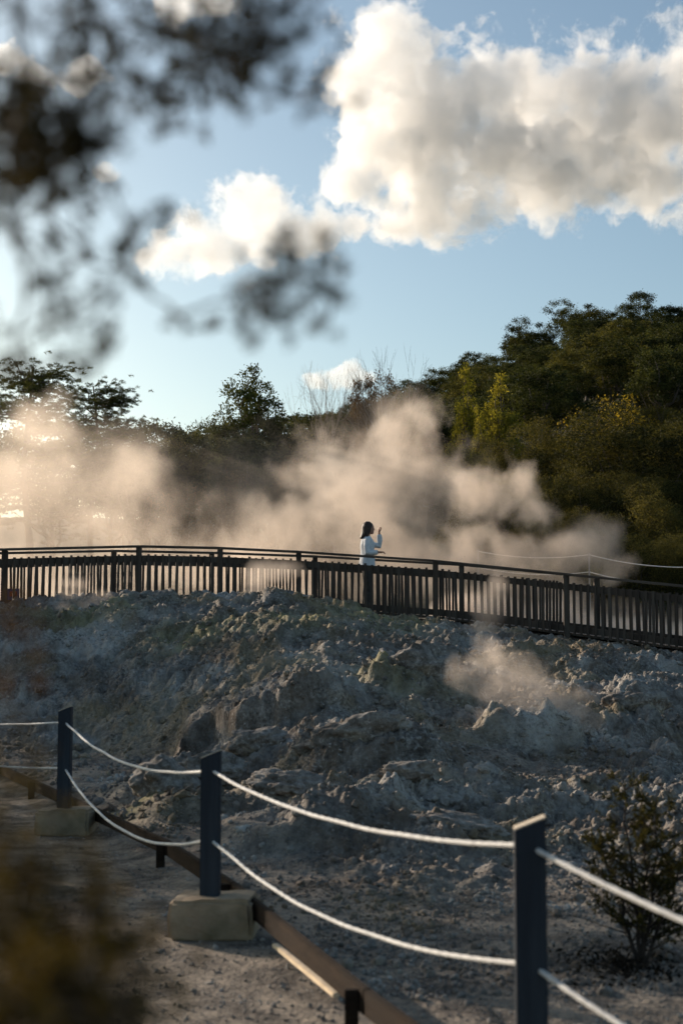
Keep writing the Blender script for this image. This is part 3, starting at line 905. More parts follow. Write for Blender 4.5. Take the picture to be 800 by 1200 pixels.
def pine_proto():
    rng = np.random.default_rng(95); H = 10.
    o = empty('pine_tree', (0, 0, 0), 0, 'x', 'tree')
    mb = MB(); tp = [Vector((.25 * math.sin(i * .9), .1 * math.cos(i), H * i / 8)) for i in range(9)]; tp[0].z = -.6
    mb.tube(tp, [.2 * (1 - .1 * i) for i in range(9)], 8)
    C, T, D = [], [], []
    for i in range(52):
        z = H * rng.uniform(.36, 1.0); a = rng.uniform(0, 2 * PI); ln = (1.12 - z / H) * 4.6 + .9
        s = tp[min(8, int(z / H * 8))].copy(); s.z = z - .3
        e = s + Vector((math.cos(a) * ln, math.sin(a) * ln, rng.uniform(.1, .7)))
        path = limb_path(s, e, rng, 6, .05); mb.tube(path, [.05 * (1 - .13 * k) for k in range(7)], 5)
        for p in path[2:]:
            for q in range(7):
                c = np.array(p) + rng.normal(size=3) * np.array([.5, .5, .13])
                m = 26; d = unit(m, rng); d[:, 2] = np.abs(d[:, 2]) * .7
                C.append(c + d * .12); D.append(d); T.append(np.full(m, rng.uniform(.1, .7)))
    leaf_mesh('crown', np.vstack(C), .20, M['leaf_dark'], o, .12, tint=np.concatenate(T), dirs=np.vstack(D), seed=95)
    mb.build('trunk', M['bark'], o, True)
    return o


reg('pine', pine_proto(), 10, 7)


def bare_proto(seed):
    rng = np.random.default_rng(seed); o = empty('bare_tree', (0, 0, 0), 0, 'x', 'tree'); mb = MB()
    H = 8.
    def grow(p, d, ln, r_, lev):
        q = p + d * ln; mid = p.lerp(q, .5) + Vector(rng.normal(size=3)) * ln * .04
        mb.tube([p, mid, q], [r_, r_ * .85, r_ * .7], 5 if lev < 2 else 3, False)
        if lev < 6:
            for k in range(2 if lev else 3):
                nd = (d + Vector(rng.normal(size=3)) * .34 + Vector((0, 0, .16))).normalized()
                grow(q, nd, ln * rng.uniform(.68, .86), r_ * .64, lev + 1)
            if lev > 0: grow(mid, (d + Vector(rng.normal(size=3)) * .5).normalized(), ln * .6, r_ * .45, lev + 2)
    for s in range(3):
        grow(Vector((rng.normal() * .3, rng.normal() * .3, -.2)), Vector((rng.normal() * .1, rng.normal() * .1, 1)).normalized(), 2.0, .055, 0)
    ob = mb.build('branches', M['pale_bark'], o, True)
    zs = [v.co.z for v in ob.data.vertices]; return o, max(zs)


for k in range(2):
    o_, h_ = bare_proto(100 + k); reg('bare%d' % k, o_, h_, 4)


def plant(key, px, top, Y, label, group=None, wpx=None, rz=None, ground=None, hscale=1.0):
    """plant standing on the ground at distance Y whose top shows at (px, top)"""
    rec = PROTO[key]
    o = rec[0] if not rec[1] else copy_tree(rec[0]); rec[1] = True
    H, Wd = PH[key]
    x = (px - 400) / F * Y
    z0 = gz(x, Y); zt = at(px, top, Y).z
    s = max(.3, (zt - z0) / H)
    sw = (wpx * Y / F) / Wd if wpx else s * random.uniform(.9, 1.1)
    o.location = (x, Y, z0 - .05); o.scale = (sw, sw, s); o.rotation_euler = (0, 0, random.uniform(0, 6.28) if rz is None else rz)
    for ch in o.children: pass
    tag(o, label, None, group)
    if not group and 'group' in o: del o['group']
    return o


# wooded hillside: individually placed trees from the crest down
HG = 'dark rounded trees massed on the wooded hillside'
def crest_row(px): return float(np.interp(px, _HR[:, 0], _HR[:, 1]))
rows = [116, 111, 105, 99, 93, 87, 81, 76, 71, 66]
for ri, Y in enumerate(rows):
    step = 5.4 * F / Y * .80
    px = 385 + (ri % 2) * step * .5 + max(0, ri - 3) * 14
    while px < 890:
        pxx = px + random.uniform(-.25, .25) * step
        yy = Y + random.uniform(-2, 2)
        x = (pxx - 400) / F * yy; z0 = gz(x, yy)
        if ri == 0:
            H = min(max(at(pxx, crest_row(pxx) + random.uniform(-10, 8), yy).z - z0, 4.2), 8)
        else: H = max(3.2, min(random.uniform(4.6, 7.4) * (.75 + .25 * min(1, z0 / 8)), at(pxx, crest_row(pxx) + 6 * ri, yy).z - z0))
        key = 'hill%d' % random.randrange(5)
        rec = PROTO[key]; o = rec[0] if not rec[1] else copy_tree(rec[0]); rec[1] = True
        sw = H / 7 * random.uniform(.95, 1.55)
        o.location = (x, yy, z0 - .1); o.scale = (sw, sw, H / 7); o.rotation_euler = (0, 0, random.uniform(0, 6.28))
        tag(o, 'dark olive rounded tree among the massed trees on the hillside', 'tree', HG)
        px += step * random.uniform(.85, 1.2)

# left and middle tree line beyond the steam
for (key, px, top, Y, lab, wpx) in [
    ('pine', 30, 428, 50, 'spreading dark pine tree at far left above the steam', 200),
    ('pine', 108, 452, 54, 'smaller open branched pine right of the spreading pine at far left', 150),
    ('tall', 296, 433, 60, 'tall leafy pyramid shaped tree standing above the tree line', 112),
    ('hill1', 395, 480, 84, 'low rounded tree behind the thin bare saplings', 90),
    ('bare0', 388, 418, 66, 'thin leafless sapling left of the reddish brown tree', 60),
    ('bare1', 452, 404, 64, 'thin leafless sapling rising behind the reddish brown tree', 70),
    ('hill2', 434, 436, 70, 'reddish brown tree standing just right of the middle of the tree line', 80),
    ('cone0', 546, 420, 62, 'yellow green conical tree, the taller of the lit pair', 56),
    ('cone1', 588, 432, 60, 'yellow green pointed tree right of the taller lit conical tree', 78),
    ('cone2', 562, 470, 58, 'small yellow green tree at the foot of the two lit conical trees', 40),
    ('autumn', 705, 442, 62, 'sparse tree with bright yellow leaves against the dark hill', 110),
    ('hill3', 470, 452, 78, 'dark rounded tree at the left foot of the hillside', 90),
]:
    o = plant(key, px, top, Y, lab, None, wpx, 0 if key == 'tall' else None)
    if lab.startswith('reddish'):
        for ch in o.children:
            if ch.name.startswith('crown'):
                ch.data = ch.data.copy(); ch.data.materials[0] = M['leaf_brown']
LT = 'dark trees of the low tree line left of the hill'
for (px, top, Y, k) in [(150, 500, 57, 2), (190, 492, 66, 0), (215, 505, 58, 3), (245, 500, 64, 1), (262, 488, 62, 4), (330, 488, 68, 2), (350, 482, 76, 0), (372, 486, 72, 3), (170, 512, 52, 4), (-30, 470, 56, 1), (-90, 460, 58, 0), (60, 490, 60, 3), (320, 505, 60, 1), (280, 510, 56, 0), (130, 498, 66, 0)]:
    plant('hill%d' % k, px, top, Y, 'dark tree in the low tree line between pines and hill, partly veiled by steam', LT, random.uniform(120, 170))
BR = 'brown scrubby shrubs behind the steam'
for (px, top, Y, k) in [(340, 520, 52, 0), (375, 505, 56, 1), (410, 488, 58, 0), (450, 480, 60, 1), (480, 472, 62, 0), (300, 545, 50, 1), (430, 520, 50, 1), (260, 540, 52, 0), (500, 490, 57, 1), (220, 545, 50, 1), (390, 560, 46, 0)]:
    plant('brown%d' % k, px, top, Y, 'twiggy brown shrub in the scrub behind the drifting steam', BR, random.uniform(75, 110))
for (key, px, top, Y, lab, wpx) in [
    ('scrub0', 632, 486, 54, 'feathery olive green bush below the yellow leaved tree', 130),
    ('scrub1', 755, 466, 50, 'largest dark green bush at the right edge below the hillside', 230),
    ('scrub2', 850, 470, 52, 'dark bush cut by the right edge of the view', 200),
    ('scrub0', 580, 535, 47, 'low olive bush just above the bright steam puff', 110),
    ('scrub2', 690, 520, 46, 'brownish scrub bush right of the bright steam puff', 130),
    ('scrub1', 775, 560, 43, 'dark scrub bush above the far white ropes at the right', 130),
    ('scrub2', 705, 595, 41, 'low dark bush behind the far rope post', 110),
    ('scrub0', 640, 580, 43, 'dark scrubby bush showing through the steam beside the puff', 110),
    ('scrub1', 545, 590, 42, 'small dark bush half hidden behind the steam right of the person', 80),
    ('scrub0', 815, 610, 38, 'low scrub clump at the right edge behind the far ropes', 100),
]:
    plant(key, px, top, Y, lab, None, wpx)

for (key, x, Y, H, W_, lab) in [  # trees out of view at left, added to shade the mound and path
    ('hill0', -9.6, 17.5, 5.0, 4.6, 'unseen rounded tree, added for shade, on the left verge of the path, left of the far rope post'),
    ('hill2', -11.5, 23.0, 5.4, 5.0, 'unseen dark rounded tree, added to shade the mound, standing left of it'),
    ('hill4', -13.0, 29.0, 5.2, 5.0, 'unseen dark rounded tree, added to cast shade, beside the left end of the boardwalk'),
]:
    rec = PROTO[key]; o = rec[0] if not rec[1] else copy_tree(rec[0]); rec[1] = True
    o.location = (x, Y, gz(x, Y) - .05); o.scale = (W_ / PH[key][1],) * 2 + (H / PH[key][0],); o.rotation_euler = (0, 0, x)
    tag(o, lab.replace('manuka like ', 'olive '), 'bush' if 'scrub' in key or 'brown' in key else 'tree')
    if 'group' in o: del o['group']

SG = 'olive scrub bushes covering the lower slope'
for (px, top, Y) in [(610, 505, 55), (665, 500, 57), (720, 500, 56), (790, 495, 57), (850, 500, 55), (650, 540, 49), (730, 545, 48), (800, 540, 47), (600, 560, 46), (660, 495, 62), (760, 480, 64), (800, 440, 66), (840, 545, 46), (560, 515, 54), (745, 625, 39), (670, 630, 39), (790, 600, 41)]:
    plant('scrub%d' % random.randrange(3), px, top + random.uniform(-6, 6), Y, 'olive scrub bush among the scrub covering the lower slope of the hill', SG, random.uniform(105, 150))
for o in bpy.data.objects:
    if o.get('group') == SG: o['category'] = 'bush'

# unused prototypes never stay at the origin
for k, (o, used) in list(PROTO.items()):
    if not used:
        for ch in list(o.children): bpy.data.objects.remove(ch)
        bpy.data.objects.remove(o)


# small shrub on the crusted ground, right
def small_shrub():
    rng = np.random.default_rng(5)
    b = on_ground(752, 1120, .0); b.z = gz(b.x, b.y) - .02
    o = empty('small_shrub', b, 0, 'small wiry olive brown shrub growing alone on the flat ground', 'shrub'); o.scale = (.86, .86, 1.0)
    mb = MB(); C, D, T = [], [], []
    for st, (dx, dy, hh) in enumerate(((-.10, .0, 1.0), (.13, .05, .92), (.02, -.08, .80), (-.24, .05, .66), (.28, -.02, .62))):
        pth = [Vector((dx * (t ** .8) + rng.normal() * .012 * (t > 0), dy * t + rng.normal() * .012 * (t > 0), hh * t)) for t in np.linspace(0, 1, 9)]
        mb.tube(pth, [.015 * (1 - .105 * k) for k in range(9)], 6)
        for b_ in range(40):
            t = rng.uniform(.12, 1.0); p = pth[min(7, int(t * 8))].lerp(pth[min(8, int(t * 8) + 1)], t * 8 % 1)
            a = rng.uniform(0, 2 * PI); ln = (.30 * (1 - t) + .07) * rng.uniform(.6, 1.25)
            d = Vector((math.cos(a), math.sin(a), rng.uniform(.25, .9))).normalized(); q = p + d * ln; mid = p.lerp(q, .5) + Vector((0, 0, -.02 * ln))
            mb.tube([p, mid, q], [.0045, .003, .0015], 4, False)
            if rng.random() < .16: continue
            for s_ in range(7):
                e = p.lerp(q, rng.uniform(.35, 1.08)); dd0 = (d + Vector(rng.normal(size=3)) * .5).normalized(); m = 11
                tt = rng.uniform(0, 1, m)[:, None]; dd = unit(m, rng) * .7 + np.array(dd0) * .8
                C.append(np.array(e) + np.array(dd0) * tt * .055 + dd * .008); D.append(dd); T.append(np.full(m, rng.uniform(.0, .75)))
    leaf_mesh('foliage', np.vstack(C), .028, M['leaf_small'], o, .24, tint=np.concatenate(T), dirs=np.vstack(D), seed=5)
    mb.build('stems', M['dark_bark'], o, True)
small_shrub()
lb = on_ground(735, 1126, 0)  # dark scraps stand in for the shadow and dark stones under the shrub
n_ = 800
la = RNG.uniform(0, 2 * PI, n_); lr = np.abs(RNG.normal(0, .62, n_))
lx = lb.x + np.cos(la) * lr * .30 - .02; ly = lb.y + np.sin(la) * lr * .42
lz = height(lx, ly) + RNG.uniform(0, .035, n_)
lo_ = leaf_mesh('shade_scraps', np.stack([lx, ly, lz], 1), .035, M['shade_scrap'], None, .5, seed=9)
tag(lo_, 'dark scraps under the small wiry shrub, standing in for shadow and dark stones', None, None, 'stuff')


# foliage close to the lens: a tree overhanging from the upper left, a bush at the lower left
def near_foliage(root, root_pt, trunk_pts, spots, Y, mat, leaf, per, seed, dens=1.0, twig=.003):
    rng = np.random.default_rng(seed)
    pts = [Vector(root_pt)]
    mb = MB()
    if trunk_pts: mb.tube(trunk_pts[0], trunk_pts[1], 10)
    C, D, T = [], [], []
    for (px, py, rad, heavy) in sorted(spots, key=lambda s: (at(s[0], s[1], Y) - Vector(root_pt)).length):
        y = Y * rng.uniform(.9, 1.12)
        c = at(px, py, y); rr = rad * y / F
        j = min(pts, key=lambda p: (p - c).length + .15 * (p - Vector(root_pt)).length)
        mb.tube(limb_path(j, c, rng, 4, .06), [twig * (1.2 - .15 * k) for k in range(5)], 5)
        pts.append(c)
        for s in range(max(3, int(per * heavy * dens * (rad / 30) ** 2))):
            q = c + Vector(rng.normal(size=3)) * rr * .6
            d = (q - c + Vector(rng.normal(size=3)) * rr * .3); d = d.normalized()
            e = q + d * rr * .4
            mb.tube([c.lerp(q, .3), q, e], [twig * .4, twig * .35, twig * .2], 3, False)
            m = 12
            t = rng.uniform(0, 1, m)[:, None]
            base = np.array(q) * (1 - t) + np.array(e) * t
            dd = unit(m, rng) + np.array(d) * .7
            C.append(base + dd * leaf * .4); D.append(dd); T.append(np.full(m, rng.uniform(.1, .8)))
    leaf_mesh('foliage', np.vstack(C), leaf, mat, root, .32, tint=np.concatenate(T), dirs=np.vstack(D), seed=seed)
    mb.build('branches', M['bark'], root, True)


SP1 = [(40, 150, 55, 1.4), (70, 195, 45, 1.4), (15, 215, 40, 1.3), (95, 130, 45, 1.1), (5, 110, 35, 1.2), (30, 100, 30, .7), (120, 90, 35, .6), (55, 240, 25, .9), (0, 160, 50, 1.3), (90, 165, 30, 1.0), (20, 185, 45, 1.2),
       (100, 12, 40, .9), (140, 25, 40, .7), (95, 45, 30, .7), (165, 100, 35, .6), (200, 90, 35, .5), (240, 45, 50, 1.2), (285, 35, 45, 1.2), (225, 95, 38, .7), (320, 12, 40, 1.0), (265, 75, 40, 1.0), (365, 5, 30, .6), (300, 60, 30, .9), (150, 85, 30, .8), (20, 10, 30, .5), (200, 30, 30, .4),
       (350, 118, 26, .7), (385, 112, 24, .7), (392, 70, 22, .4), (190, 155, 15, .7), (110, 175, 15, .6),
       (155, 275, 20, 1.0), (152, 312, 24, 1.0), (138, 335, 18, .6), (208, 245, 16, .6), (165, 295, 18, .6), (100, 295, 16, .6),
       (325, 338, 34, 1.1), (368, 325, 36, 1.1), (298, 370, 24, 1.0), (345, 300, 24, .5), (208, 370, 14, .7), (246, 387, 12, .8), (374, 392, 14, .8), (285, 335, 22, .5), (395, 335, 20, .6), (300, 350, 22, .7),
       (82, 382, 26, 1.0), (95, 300, 18, .4), (122, 412, 22, .9), (68, 345, 18, .4), (18, 270, 26, .7), (8, 400, 28, .6), (30, 330, 20, .4), (58, 420, 20, .4), (90, 395, 20, .7), (15, 440, 30, .5), (45, 300, 22, .4)]
tr = empty('overhanging_tree', (-1.9, .6, 0), 0, 'blurred dark leafy branches of a tree overhanging the view at upper left', 'tree')
RT = at(-160, 20, 1.25)
near_foliage(tr, RT, ([Vector((-1.9, .6, -.2)), Vector((-1.85, .65, .8)), Vector((-1.7, .75, 1.5)), Vector((-1.2, .85, 1.95)), RT], [.09, .075, .06, .025, .008]), SP1, 1.25, M['leaf_near'], .0115, 14, 3, twig=.002)
for ch in tr.children: ch.data.transform(Matrix.Translation((1.9, -.6, 0)))
SP2 = [(20, 1180, 60, 1.0), (75, 1175, 55, .8), (40, 1120, 55, .8), (115, 1150, 45, .55), (10, 1100, 50, .9), (75, 1095, 45, .55), (25, 1050, 45, .7), (105, 1085, 40, .4), (15, 1005, 38, .5), (65, 1030, 38, .4), (140, 1115, 38, .35), (130, 1190, 48, .6), (95, 1045, 35, .3), (165, 1170, 38, .3), (5, 965, 30, .35), (45, 975, 26, .25), (130, 1040, 30, .2), (165, 1080, 28, .18), (40, 1210, 60, 1.0), (100, 1220, 60, .8), (190, 1140, 28, .15), (8, 920, 32, .35), (30, 890, 24, .2), (60, 940, 26, .2), (5, 860, 24, .2)]
bu = empty('near_bush', (-.75, 1.1, 0), 0, 'blurred olive brown bush close to the viewer at lower left', 'bush')
RB = at(-40, 1330, 1.05)
near_foliage(bu, RB, ([Vector((-.75, 1.1, -.1)), Vector((-.6, 1.15, .6)), RB], [.03, .022, .01]), SP2, 1.05, M['leaf_bush'], .0105, 19, 4, twig=.0016)
for ch in bu.children: ch.data.transform(Matrix.Translation((.75, -1.1, 0)))
SP3 = [(20, 770, 26, .35), (10, 800, 26, .4), (28, 740, 20, .25), (5, 740, 22, .25), (12, 700, 14, .2)]
ru = empty('near_twig', (-.95, 1.3, 0), 0, 'blurred rusty red leafy shoot close to the viewer at left edge', 'plant')
RU = at(-60, 860, 1.0)
near_foliage(ru, RU, ([Vector((-.95, 1.3, -.1)), Vector((-.8, 1.3, .8)), RU], [.012, .009, .005]), SP3, 1.0, M["leaf_rust"], .009, 5, 6, twig=.0012)
for ch in ru.children: ch.data.transform(Matrix.Translation((.95, -1.3, 0)))

# ------------------------------------------------------------------ far rope barrier behind the boardwalk
fp = [at(560, 646, 37), at(690, 650, 34.5), at(835, 664, 31.5)]
for i, (p, lab) in enumerate(zip(fp, ('slim grey stake of the far rope barrier, lost in steam', 'slim grey stake carrying the far white ropes behind the boardwalk', None))):
    if lab is None: continue
    o = empty('rope_stake', (p.x, p.y, gz(p.x, p.y)), 0, lab, 'stake', 'far rope stakes')
    MB().tube([(0, 0, -.1), (0, 0, p.z - o.location.z + .04)], .02, 8).build('stake_shaft', M['steel'], o)
    MB().tube([(0, 0, p.z - o.location.z - .012), (0, 0, p.z - o.location.z + .02)], .028, 8).build('eyelet', M['steel'], o)
for dz, lab in ((0, 'upper thin white rope of the far barrier behind the boardwalk'), (.42, 'lower thin white rope of the far barrier behind the boardwalk')):
    pts = []
    for a, b in zip(fp, fp[1:]):
        for k in range(20):
            t = k / 20; pts.append(a.lerp(b, t) - Vector((0, 0, dz + 4 * .12 * t * (1 - t))))
    pts.append(fp[-1] - Vector((0, 0, dz)))
    tag(MB().tube(pts, .013, 6).build('rope', M['rope'], None, True), lab, 'rope', 'far white ropes')


# ------------------------------------------------------------------ steam and clouds: real volumes
def vapour(name, blobs, dens, scale, amp, gain, color, aniso, step, detail, rough, warp_scale, warp, seed, stretch=(1, 1, 1), voxel=None):
    """blobs: (centre, radii). The field is 1 in a blob's centre and 0 at its rim; turbulence bends it and noise eats into it."""
    c0 = sum((Vector(b[0]) for b in blobs), Vector()) / len(blobs)
    grow = warp * .62
    bm = bmesh.new()
    for c, r_ in blobs:
        bmesh.ops.create_icosphere(bm, subdivisions=3, radius=1, matrix=Matrix.Translation(Vector(c) - c0) @ Matrix.Diagonal((*[q * 1.02 + grow for q in r_], 1)))
    me = bpy.data.meshes.new(name); bm.to_mesh(me); bm.free()
    o = bpy.data.objects.new(name, me); COL.objects.link(o)
    if len(blobs) > 1:
        md = o.modifiers.new('r', 'REMESH'); md.mode = 'VOXEL'; md.voxel_size = voxel or min(min(b[1]) for b in blobs) * .22
        dg = bpy.context.evaluated_depsgraph_get(); dg.update()
        m2 = bpy.data.meshes.new_from_object(o.evaluated_get(dg)); o.modifiers.clear(); o.data = m2; m2.name = name
    o.location = c0
    m, nt, out = new_mat(name + '_vapour'); m.cycles.volume_step_rate = step
    tc = N(nt, 'ShaderNodeTexCoord'); P = tc.outputs['Object']
    mp = N(nt, 'ShaderNodeMapping'); mp.inputs['Location'].default_value = (seed * 13.7, seed * 7.1, seed * 3.3); mp.inputs['Scale'].default_value = stretch; L(nt, P, mp.inputs[0])
    wz = noise_t(nt, mp.outputs[0], warp_scale, 3.5, .58)
    wv = N(nt, 'ShaderNodeVectorMath', operation='MULTIPLY_ADD'); L(nt, wz.outputs['Color'], wv.inputs[0]); wv.inputs[1].default_value = (2 * warp,) * 3; wv.inputs[2].default_value = (-warp,) * 3
    wp = N(nt, 'ShaderNodeVectorMath', operation='ADD'); L(nt, P, wp.inputs[0]); L(nt, wv.outputs[0], wp.inputs[1]); Q = wp.outputs[0]
    n_in = N(nt, 'ShaderNodeVectorMath', operation='MULTIPLY_ADD'); L(nt, wv.outputs[0], n_in.inputs[0]); n_in.inputs[1].default_value = (.5, .5, .5); L(nt, mp.outputs[0], n_in.inputs[2])
    nz = noise_t(nt, n_in.outputs[0], scale, detail, rough)
    f = None
    for c, r_ in blobs:
        s = N(nt, 'ShaderNodeVectorMath', operation='SUBTRACT'); L(nt, Q, s.inputs[0]); s.inputs[1].default_value = Vector(c) - c0
        q = N(nt, 'ShaderNodeVectorMath', operation='MULTIPLY'); L(nt, s.outputs[0], q.inputs[0]); q.inputs[1].default_value = (1 / r_[0], 1 / r_[1], 1 / r_[2])
        ln = N(nt, 'ShaderNodeVectorMath', operation='LENGTH'); L(nt, q.outputs[0], ln.inputs[0])
        g = math_n(nt, 'SUBTRACT', 1.0, ln.outputs['Value'])
        if f is None: f = g
        else:
            sm = nt.nodes.new('ShaderNodeMath'); sm.operation = 'SMOOTH_MAX'; L(nt, f, sm.inputs[0]); L(nt, g, sm.inputs[1]); sm.inputs[2].default_value = .2; f = sm.outputs[0]
    f = math_n(nt, 'MAXIMUM', f, 0.)
    nn = ramp(nt, nz.outputs[0], [(.30, 0.), (.70, 1.)])
    d = math_n(nt, 'MULTIPLY', math_n(nt, 'SUBTRACT', f, math_n(nt, 'MULTIPLY', nn, amp)), gain, True)
    d = math_n(nt, 'MULTIPLY', d, dens)
    pv = N(nt, 'ShaderNodeVolumePrincipled'); pv.inputs['Color'].default_value = (*color, 1); pv.inputs['Anisotropy'].default_value = aniso
    L(nt, d, pv.inputs['Density']); L(nt, pv.outputs[0], out.inputs['Volume'])
    o.data.materials.clear(); o.data.materials.append(m)
    return o


def puffs(lst):
    """(pixel, row, distance, radius px across, radius px high, radius deep in m)"""
    return [(at(px, py, Y), (rx * Y / F, rd, rz * Y / F)) for px, py, Y, rx, rz, rd in lst]


ST = (.99, .88, .775)
def steam(label, lst, dens, scale, amp=.7, gain=2.4, seed=0, warp=1.0, wscale=.35, step=.42, detail=4, stretch=(1, 1, .85)):
    o = vapour('steam', puffs(lst), dens, scale, amp, gain, ST, .55, step, detail, .6, wscale, warp, seed, stretch)
    return tag(o, label, 'steam', None, 'stuff')


steam('broad bright bank of steam drifting behind the left of the boardwalk', [(20, 585, 35, 150, 110, 3.2), (-70, 560, 36, 140, 130, 3.5), (130, 610, 35, 130, 80, 3), (60, 680, 34, 190, 80, 3), (165, 560, 36, 70, 50, 2.5), (230, 665, 35, 150, 70, 2.6), (40, 505, 36, 90, 50, 2.6)], .30, 1.1, .54, 2.0, 1, 1.5, .48, detail=5)
steam('tall column of steam rising behind the person', [(465, 520, 38, 75, 75, 2.4), (495, 488, 38, 50, 42, 2), (430, 575, 37, 110, 75, 2.6), (330, 620, 36, 130, 60, 2.6), (470, 660, 35, 150, 60, 2.4), (380, 540, 39, 80, 60, 2.2), (500, 560, 37, 70, 60, 2), (330, 670, 35, 160, 70, 2.6), (420, 625, 36.5, 120, 60, 2.4)], .40, 1.3, .62, 2.2, 2, 1.4, .55, detail=5)
steam('bright rounded puff of steam right of the person', [(605, 578, 34, 56, 48, 1.6), (555, 575, 34, 52, 45, 1.6), (545, 640, 33.5, 60, 60, 1.6), (590, 660, 33, 60, 50, 1.5), (625, 600, 34, 35, 40, 1.3), (560, 705, 33, 100, 50, 1.5), (650, 725, 32.5, 90, 35, 1.4)], .70, 1.8, .62, 2.2, 3, .9, .7, detail=5)
steam('faint low wisp of steam by the far white ropes', [(665, 650, 32, 60, 40, 1.3), (700, 635, 33, 50, 45, 1.3), (640, 690, 31.5, 90, 40, 1.2), (715, 670, 31.5, 50, 30, 1), (740, 728, 31.5, 100, 34, 1.2), (820, 740, 31, 90, 30, 1.2)], .55, 1.7, .56, 2.0, 4, .8, .8, detail=5)
steam('small steam vent puff drifting over the rocks in front of the boardwalk', [(640, 822, 16.8, 84, 42, .5), (598, 800, 17.1, 66, 44, .45), (548, 792, 17.5, 42, 32, .38), (684, 844, 16.7, 46, 32, .4), (612, 842, 16.8, 70, 34, .45), (575, 765, 17.4, 40, 34, .35)], 1.5, 3.6, .60, 2.0, 5, .26, 1.7, detail=5)
steam('faint wisp of steam rising past the boardwalk pickets at the right', [(570, 715, 25, 30, 45, .5), (560, 745, 24.6, 45, 22, .5), (580, 690, 25.2, 22, 30, .4)], 1.1, 2.6, .45, 1.8, 6, .16, 1.6)
steam('faint wisp of steam at the mound crest left of the crag', [(300, 690, 25, 26, 30, .4), (310, 670, 25.2, 30, 22, .4), (335, 668, 25.4, 30, 18, .4)], 1.2, 2.8, .45, 1.8, 7, .14, 1.6)
steam('thin wisp of steam over the left shoulder of the mound', [(110, 710, 24.8, 40, 26, .5), (85, 690, 25.2, 32, 26, .4), (75, 720, 24.6, 26, 22, .4)], 1.0, 2.6, .45, 1.8, 8, .14, 1.6)

steam('low bright steam streaming along behind the right half of the boardwalk', [(560, 722, 30.5, 90, 34, .9), (640, 732, 30, 90, 32, .9), (720, 742, 29.5, 90, 30, .9), (800, 752, 29, 90, 28, .9)], 2.2, 1.3, .42, 2.6, 11, .35, .8)
steam('thin veil of steam hanging in front of the tree line left of the hill', [(300, 575, 43, 270, 95, 3), (110, 550, 43, 220, 90, 3), (430, 550, 43, 160, 90, 3), (500, 610, 42, 160, 80, 3)], .085, .7, .46, 1.6, 9, 1.6, .35, detail=5)

CL = (.99, .99, .99)
def cloud(label, lst, seed, dens=.056, scale=.040, amp=.80, gain=8.0, step=.28, warp=30, wscale=.014):
    o = vapour('cloud', puffs(lst), dens, scale, amp, gain, CL, .45, step, 5, .66, wscale, warp, seed, voxel=7)
    return tag(o, label, 'cloud')


YC = 900
cloud('largest white cloud with grey middle spreading above the hill', [(450, 70, YC, 105, 105, 50), (500, 150, YC, 160, 140, 60), (600, 135, YC, 170, 140, 60), (720, 130, YC, 180, 140, 60), (840, 140, YC, 170, 160, 60), (640, 190, YC, 170, 100, 50), (520, 225, YC, 125, 95, 46), (430, 190, YC, 80, 85, 40), (740, 200, YC, 140, 85, 45), (425, 110, YC, 70, 80, 36)], 1)
cloud('smaller white cloud at the lower left of the largest cloud', [(300, 260, YC, 95, 75, 38), (240, 295, YC, 80, 60, 32), (355, 275, YC, 90, 60, 34), (200, 300, YC, 50, 44, 22), (395, 260, YC, 70, 50, 28), (295, 230, YC, 55, 50, 28)], 2, warp=20)
cloud('small bright cloud tuft at the top of the view behind the branches', [(200, 8, YC, 55, 34, 20), (245, 0, YC, 55, 40, 22)], 3, warp=14, wscale=.02)
cloud('cloud scrap at the upper left edge behind the leaves', [(5, 70, YC, 45, 38, 20), (45, 90, YC, 40, 30, 17), (-30, 80, YC, 45, 46, 20)], 4, warp=14, wscale=.02)
cloud('small pale cloud shred right of the cloud scrap at upper left', [(105, 80, YC, 42, 26, 14), (85, 95, YC, 38, 20, 13)], 5, warp=10, wscale=.03)
cloud('tiny cloud puff below the branches at the left', [(118, 203, YC, 28, 19, 11), (130, 208, YC, 22, 14, 9)], 6, warp=7, wscale=.04, scale=.05)
cloud('low thin cloud seen behind the leafless saplings', [(395, 442, 1500, 48, 20, 22), (420, 436, 1500, 34, 18, 18), (370, 448, 1500, 30, 15, 14)], 7, dens=.04, warp=14, wscale=.02)

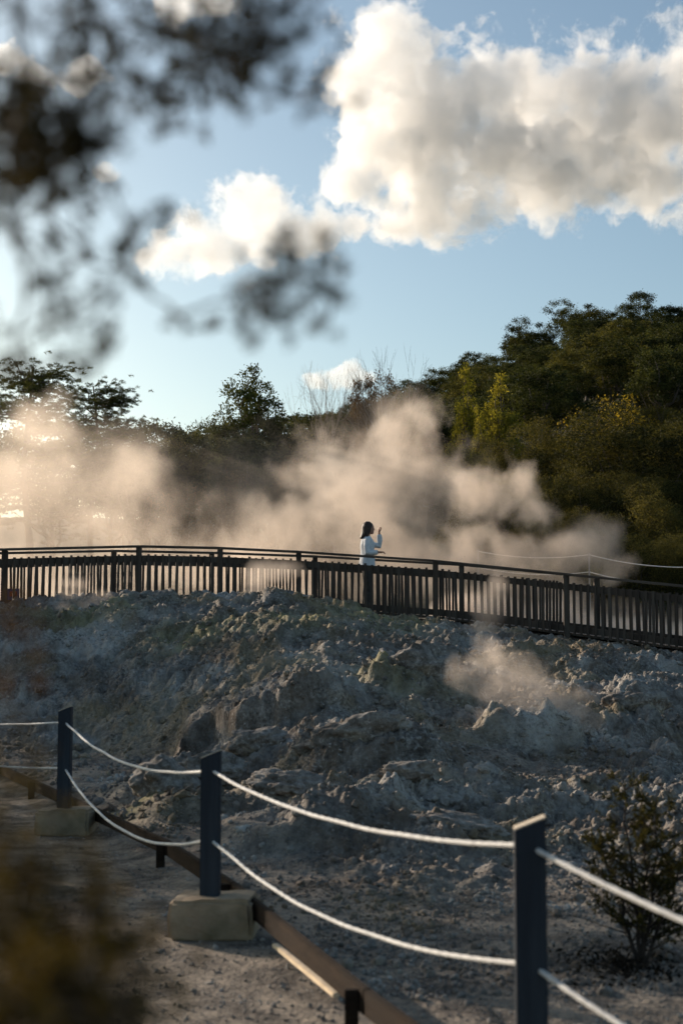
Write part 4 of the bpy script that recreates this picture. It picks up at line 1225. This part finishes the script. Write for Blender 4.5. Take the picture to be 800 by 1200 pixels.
# ------------------------------------------------------------------ light, sky, camera
SUN_AZ, SUN_EL = R(-48), R(17)
sd = Vector((math.sin(SUN_AZ) * math.cos(SUN_EL), math.cos(SUN_AZ) * math.cos(SUN_EL), math.sin(SUN_EL)))
ld = bpy.data.lights.new('sun', 'SUN'); ld.energy = 4.5; ld.angle = R(.53); ld.color = (1.0, .835, .68)
lo = bpy.data.objects.new('sun', ld); COL.objects.link(lo); lo.location = sd * 50
lo.rotation_euler = (-sd).to_track_quat('-Z', 'Y').to_euler()

w = bpy.data.worlds.new('World'); SC.world = w; w.use_nodes = True
nt = w.node_tree; nt.nodes.clear()
out = nt.nodes.new('ShaderNodeOutputWorld'); bg = nt.nodes.new('ShaderNodeBackground')
sky = nt.nodes.new('ShaderNodeTexSky'); sky.sky_type = 'NISHITA'; sky.sun_disc = False
sky.sun_elevation = SUN_EL; sky.sun_rotation = SUN_AZ % (2 * PI); sky.altitude = 300; sky.air_density = 1.0; sky.dust_density = 2.3; sky.ozone_density = 1.0
bg.inputs[1].default_value = .10
tone = mixc(nt, 1.0, sky.outputs[0], (.95, 1.03, 1.0), 'MULTIPLY'); L(nt, tone, bg.inputs[0]); L(nt, bg.outputs[0], out.inputs[0])

cd = bpy.data.cameras.new('camera'); cam = bpy.data.objects.new('camera', cd); COL.objects.link(cam)
cam.location = (0, 0, EYE); cam.rotation_euler = (R(90) + PITCH, 0, 0)
cd.sensor_fit = 'HORIZONTAL'; cd.sensor_width = 24.0; cd.lens = F / 800 * 24.0
cd.clip_start = .05; cd.clip_end = 20000
cd.dof.use_dof = True; cd.dof.focus_distance = 26.0; cd.dof.aperture_fstop = 2.6
SC.camera = cam
SC.render.resolution_x, SC.render.resolution_y = 682, 1024
SC.view_settings.view_transform = 'Standard'; SC.view_settings.look = 'None'; SC.view_settings.gamma = 1; SC.view_settings.exposure = 0.56
SC.view_settings.use_curve_mapping = False
SC.render.engine = 'CYCLES'
cy = SC.cycles
cy.use_denoising = True
try: cy.denoiser = 'OPENIMAGEDENOISE'
except Exception: pass
cy.use_adaptive_sampling = True; cy.adaptive_threshold = .02
cy.max_bounces = 8; cy.diffuse_bounces = 2; cy.glossy_bounces = 2; cy.transmission_bounces = 2; cy.transparent_max_bounces = 8; cy.volume_bounces = 3
cy.volume_step_rate = 1.0; cy.volume_max_steps = 256
cy.caustics_reflective = False; cy.caustics_refractive = False
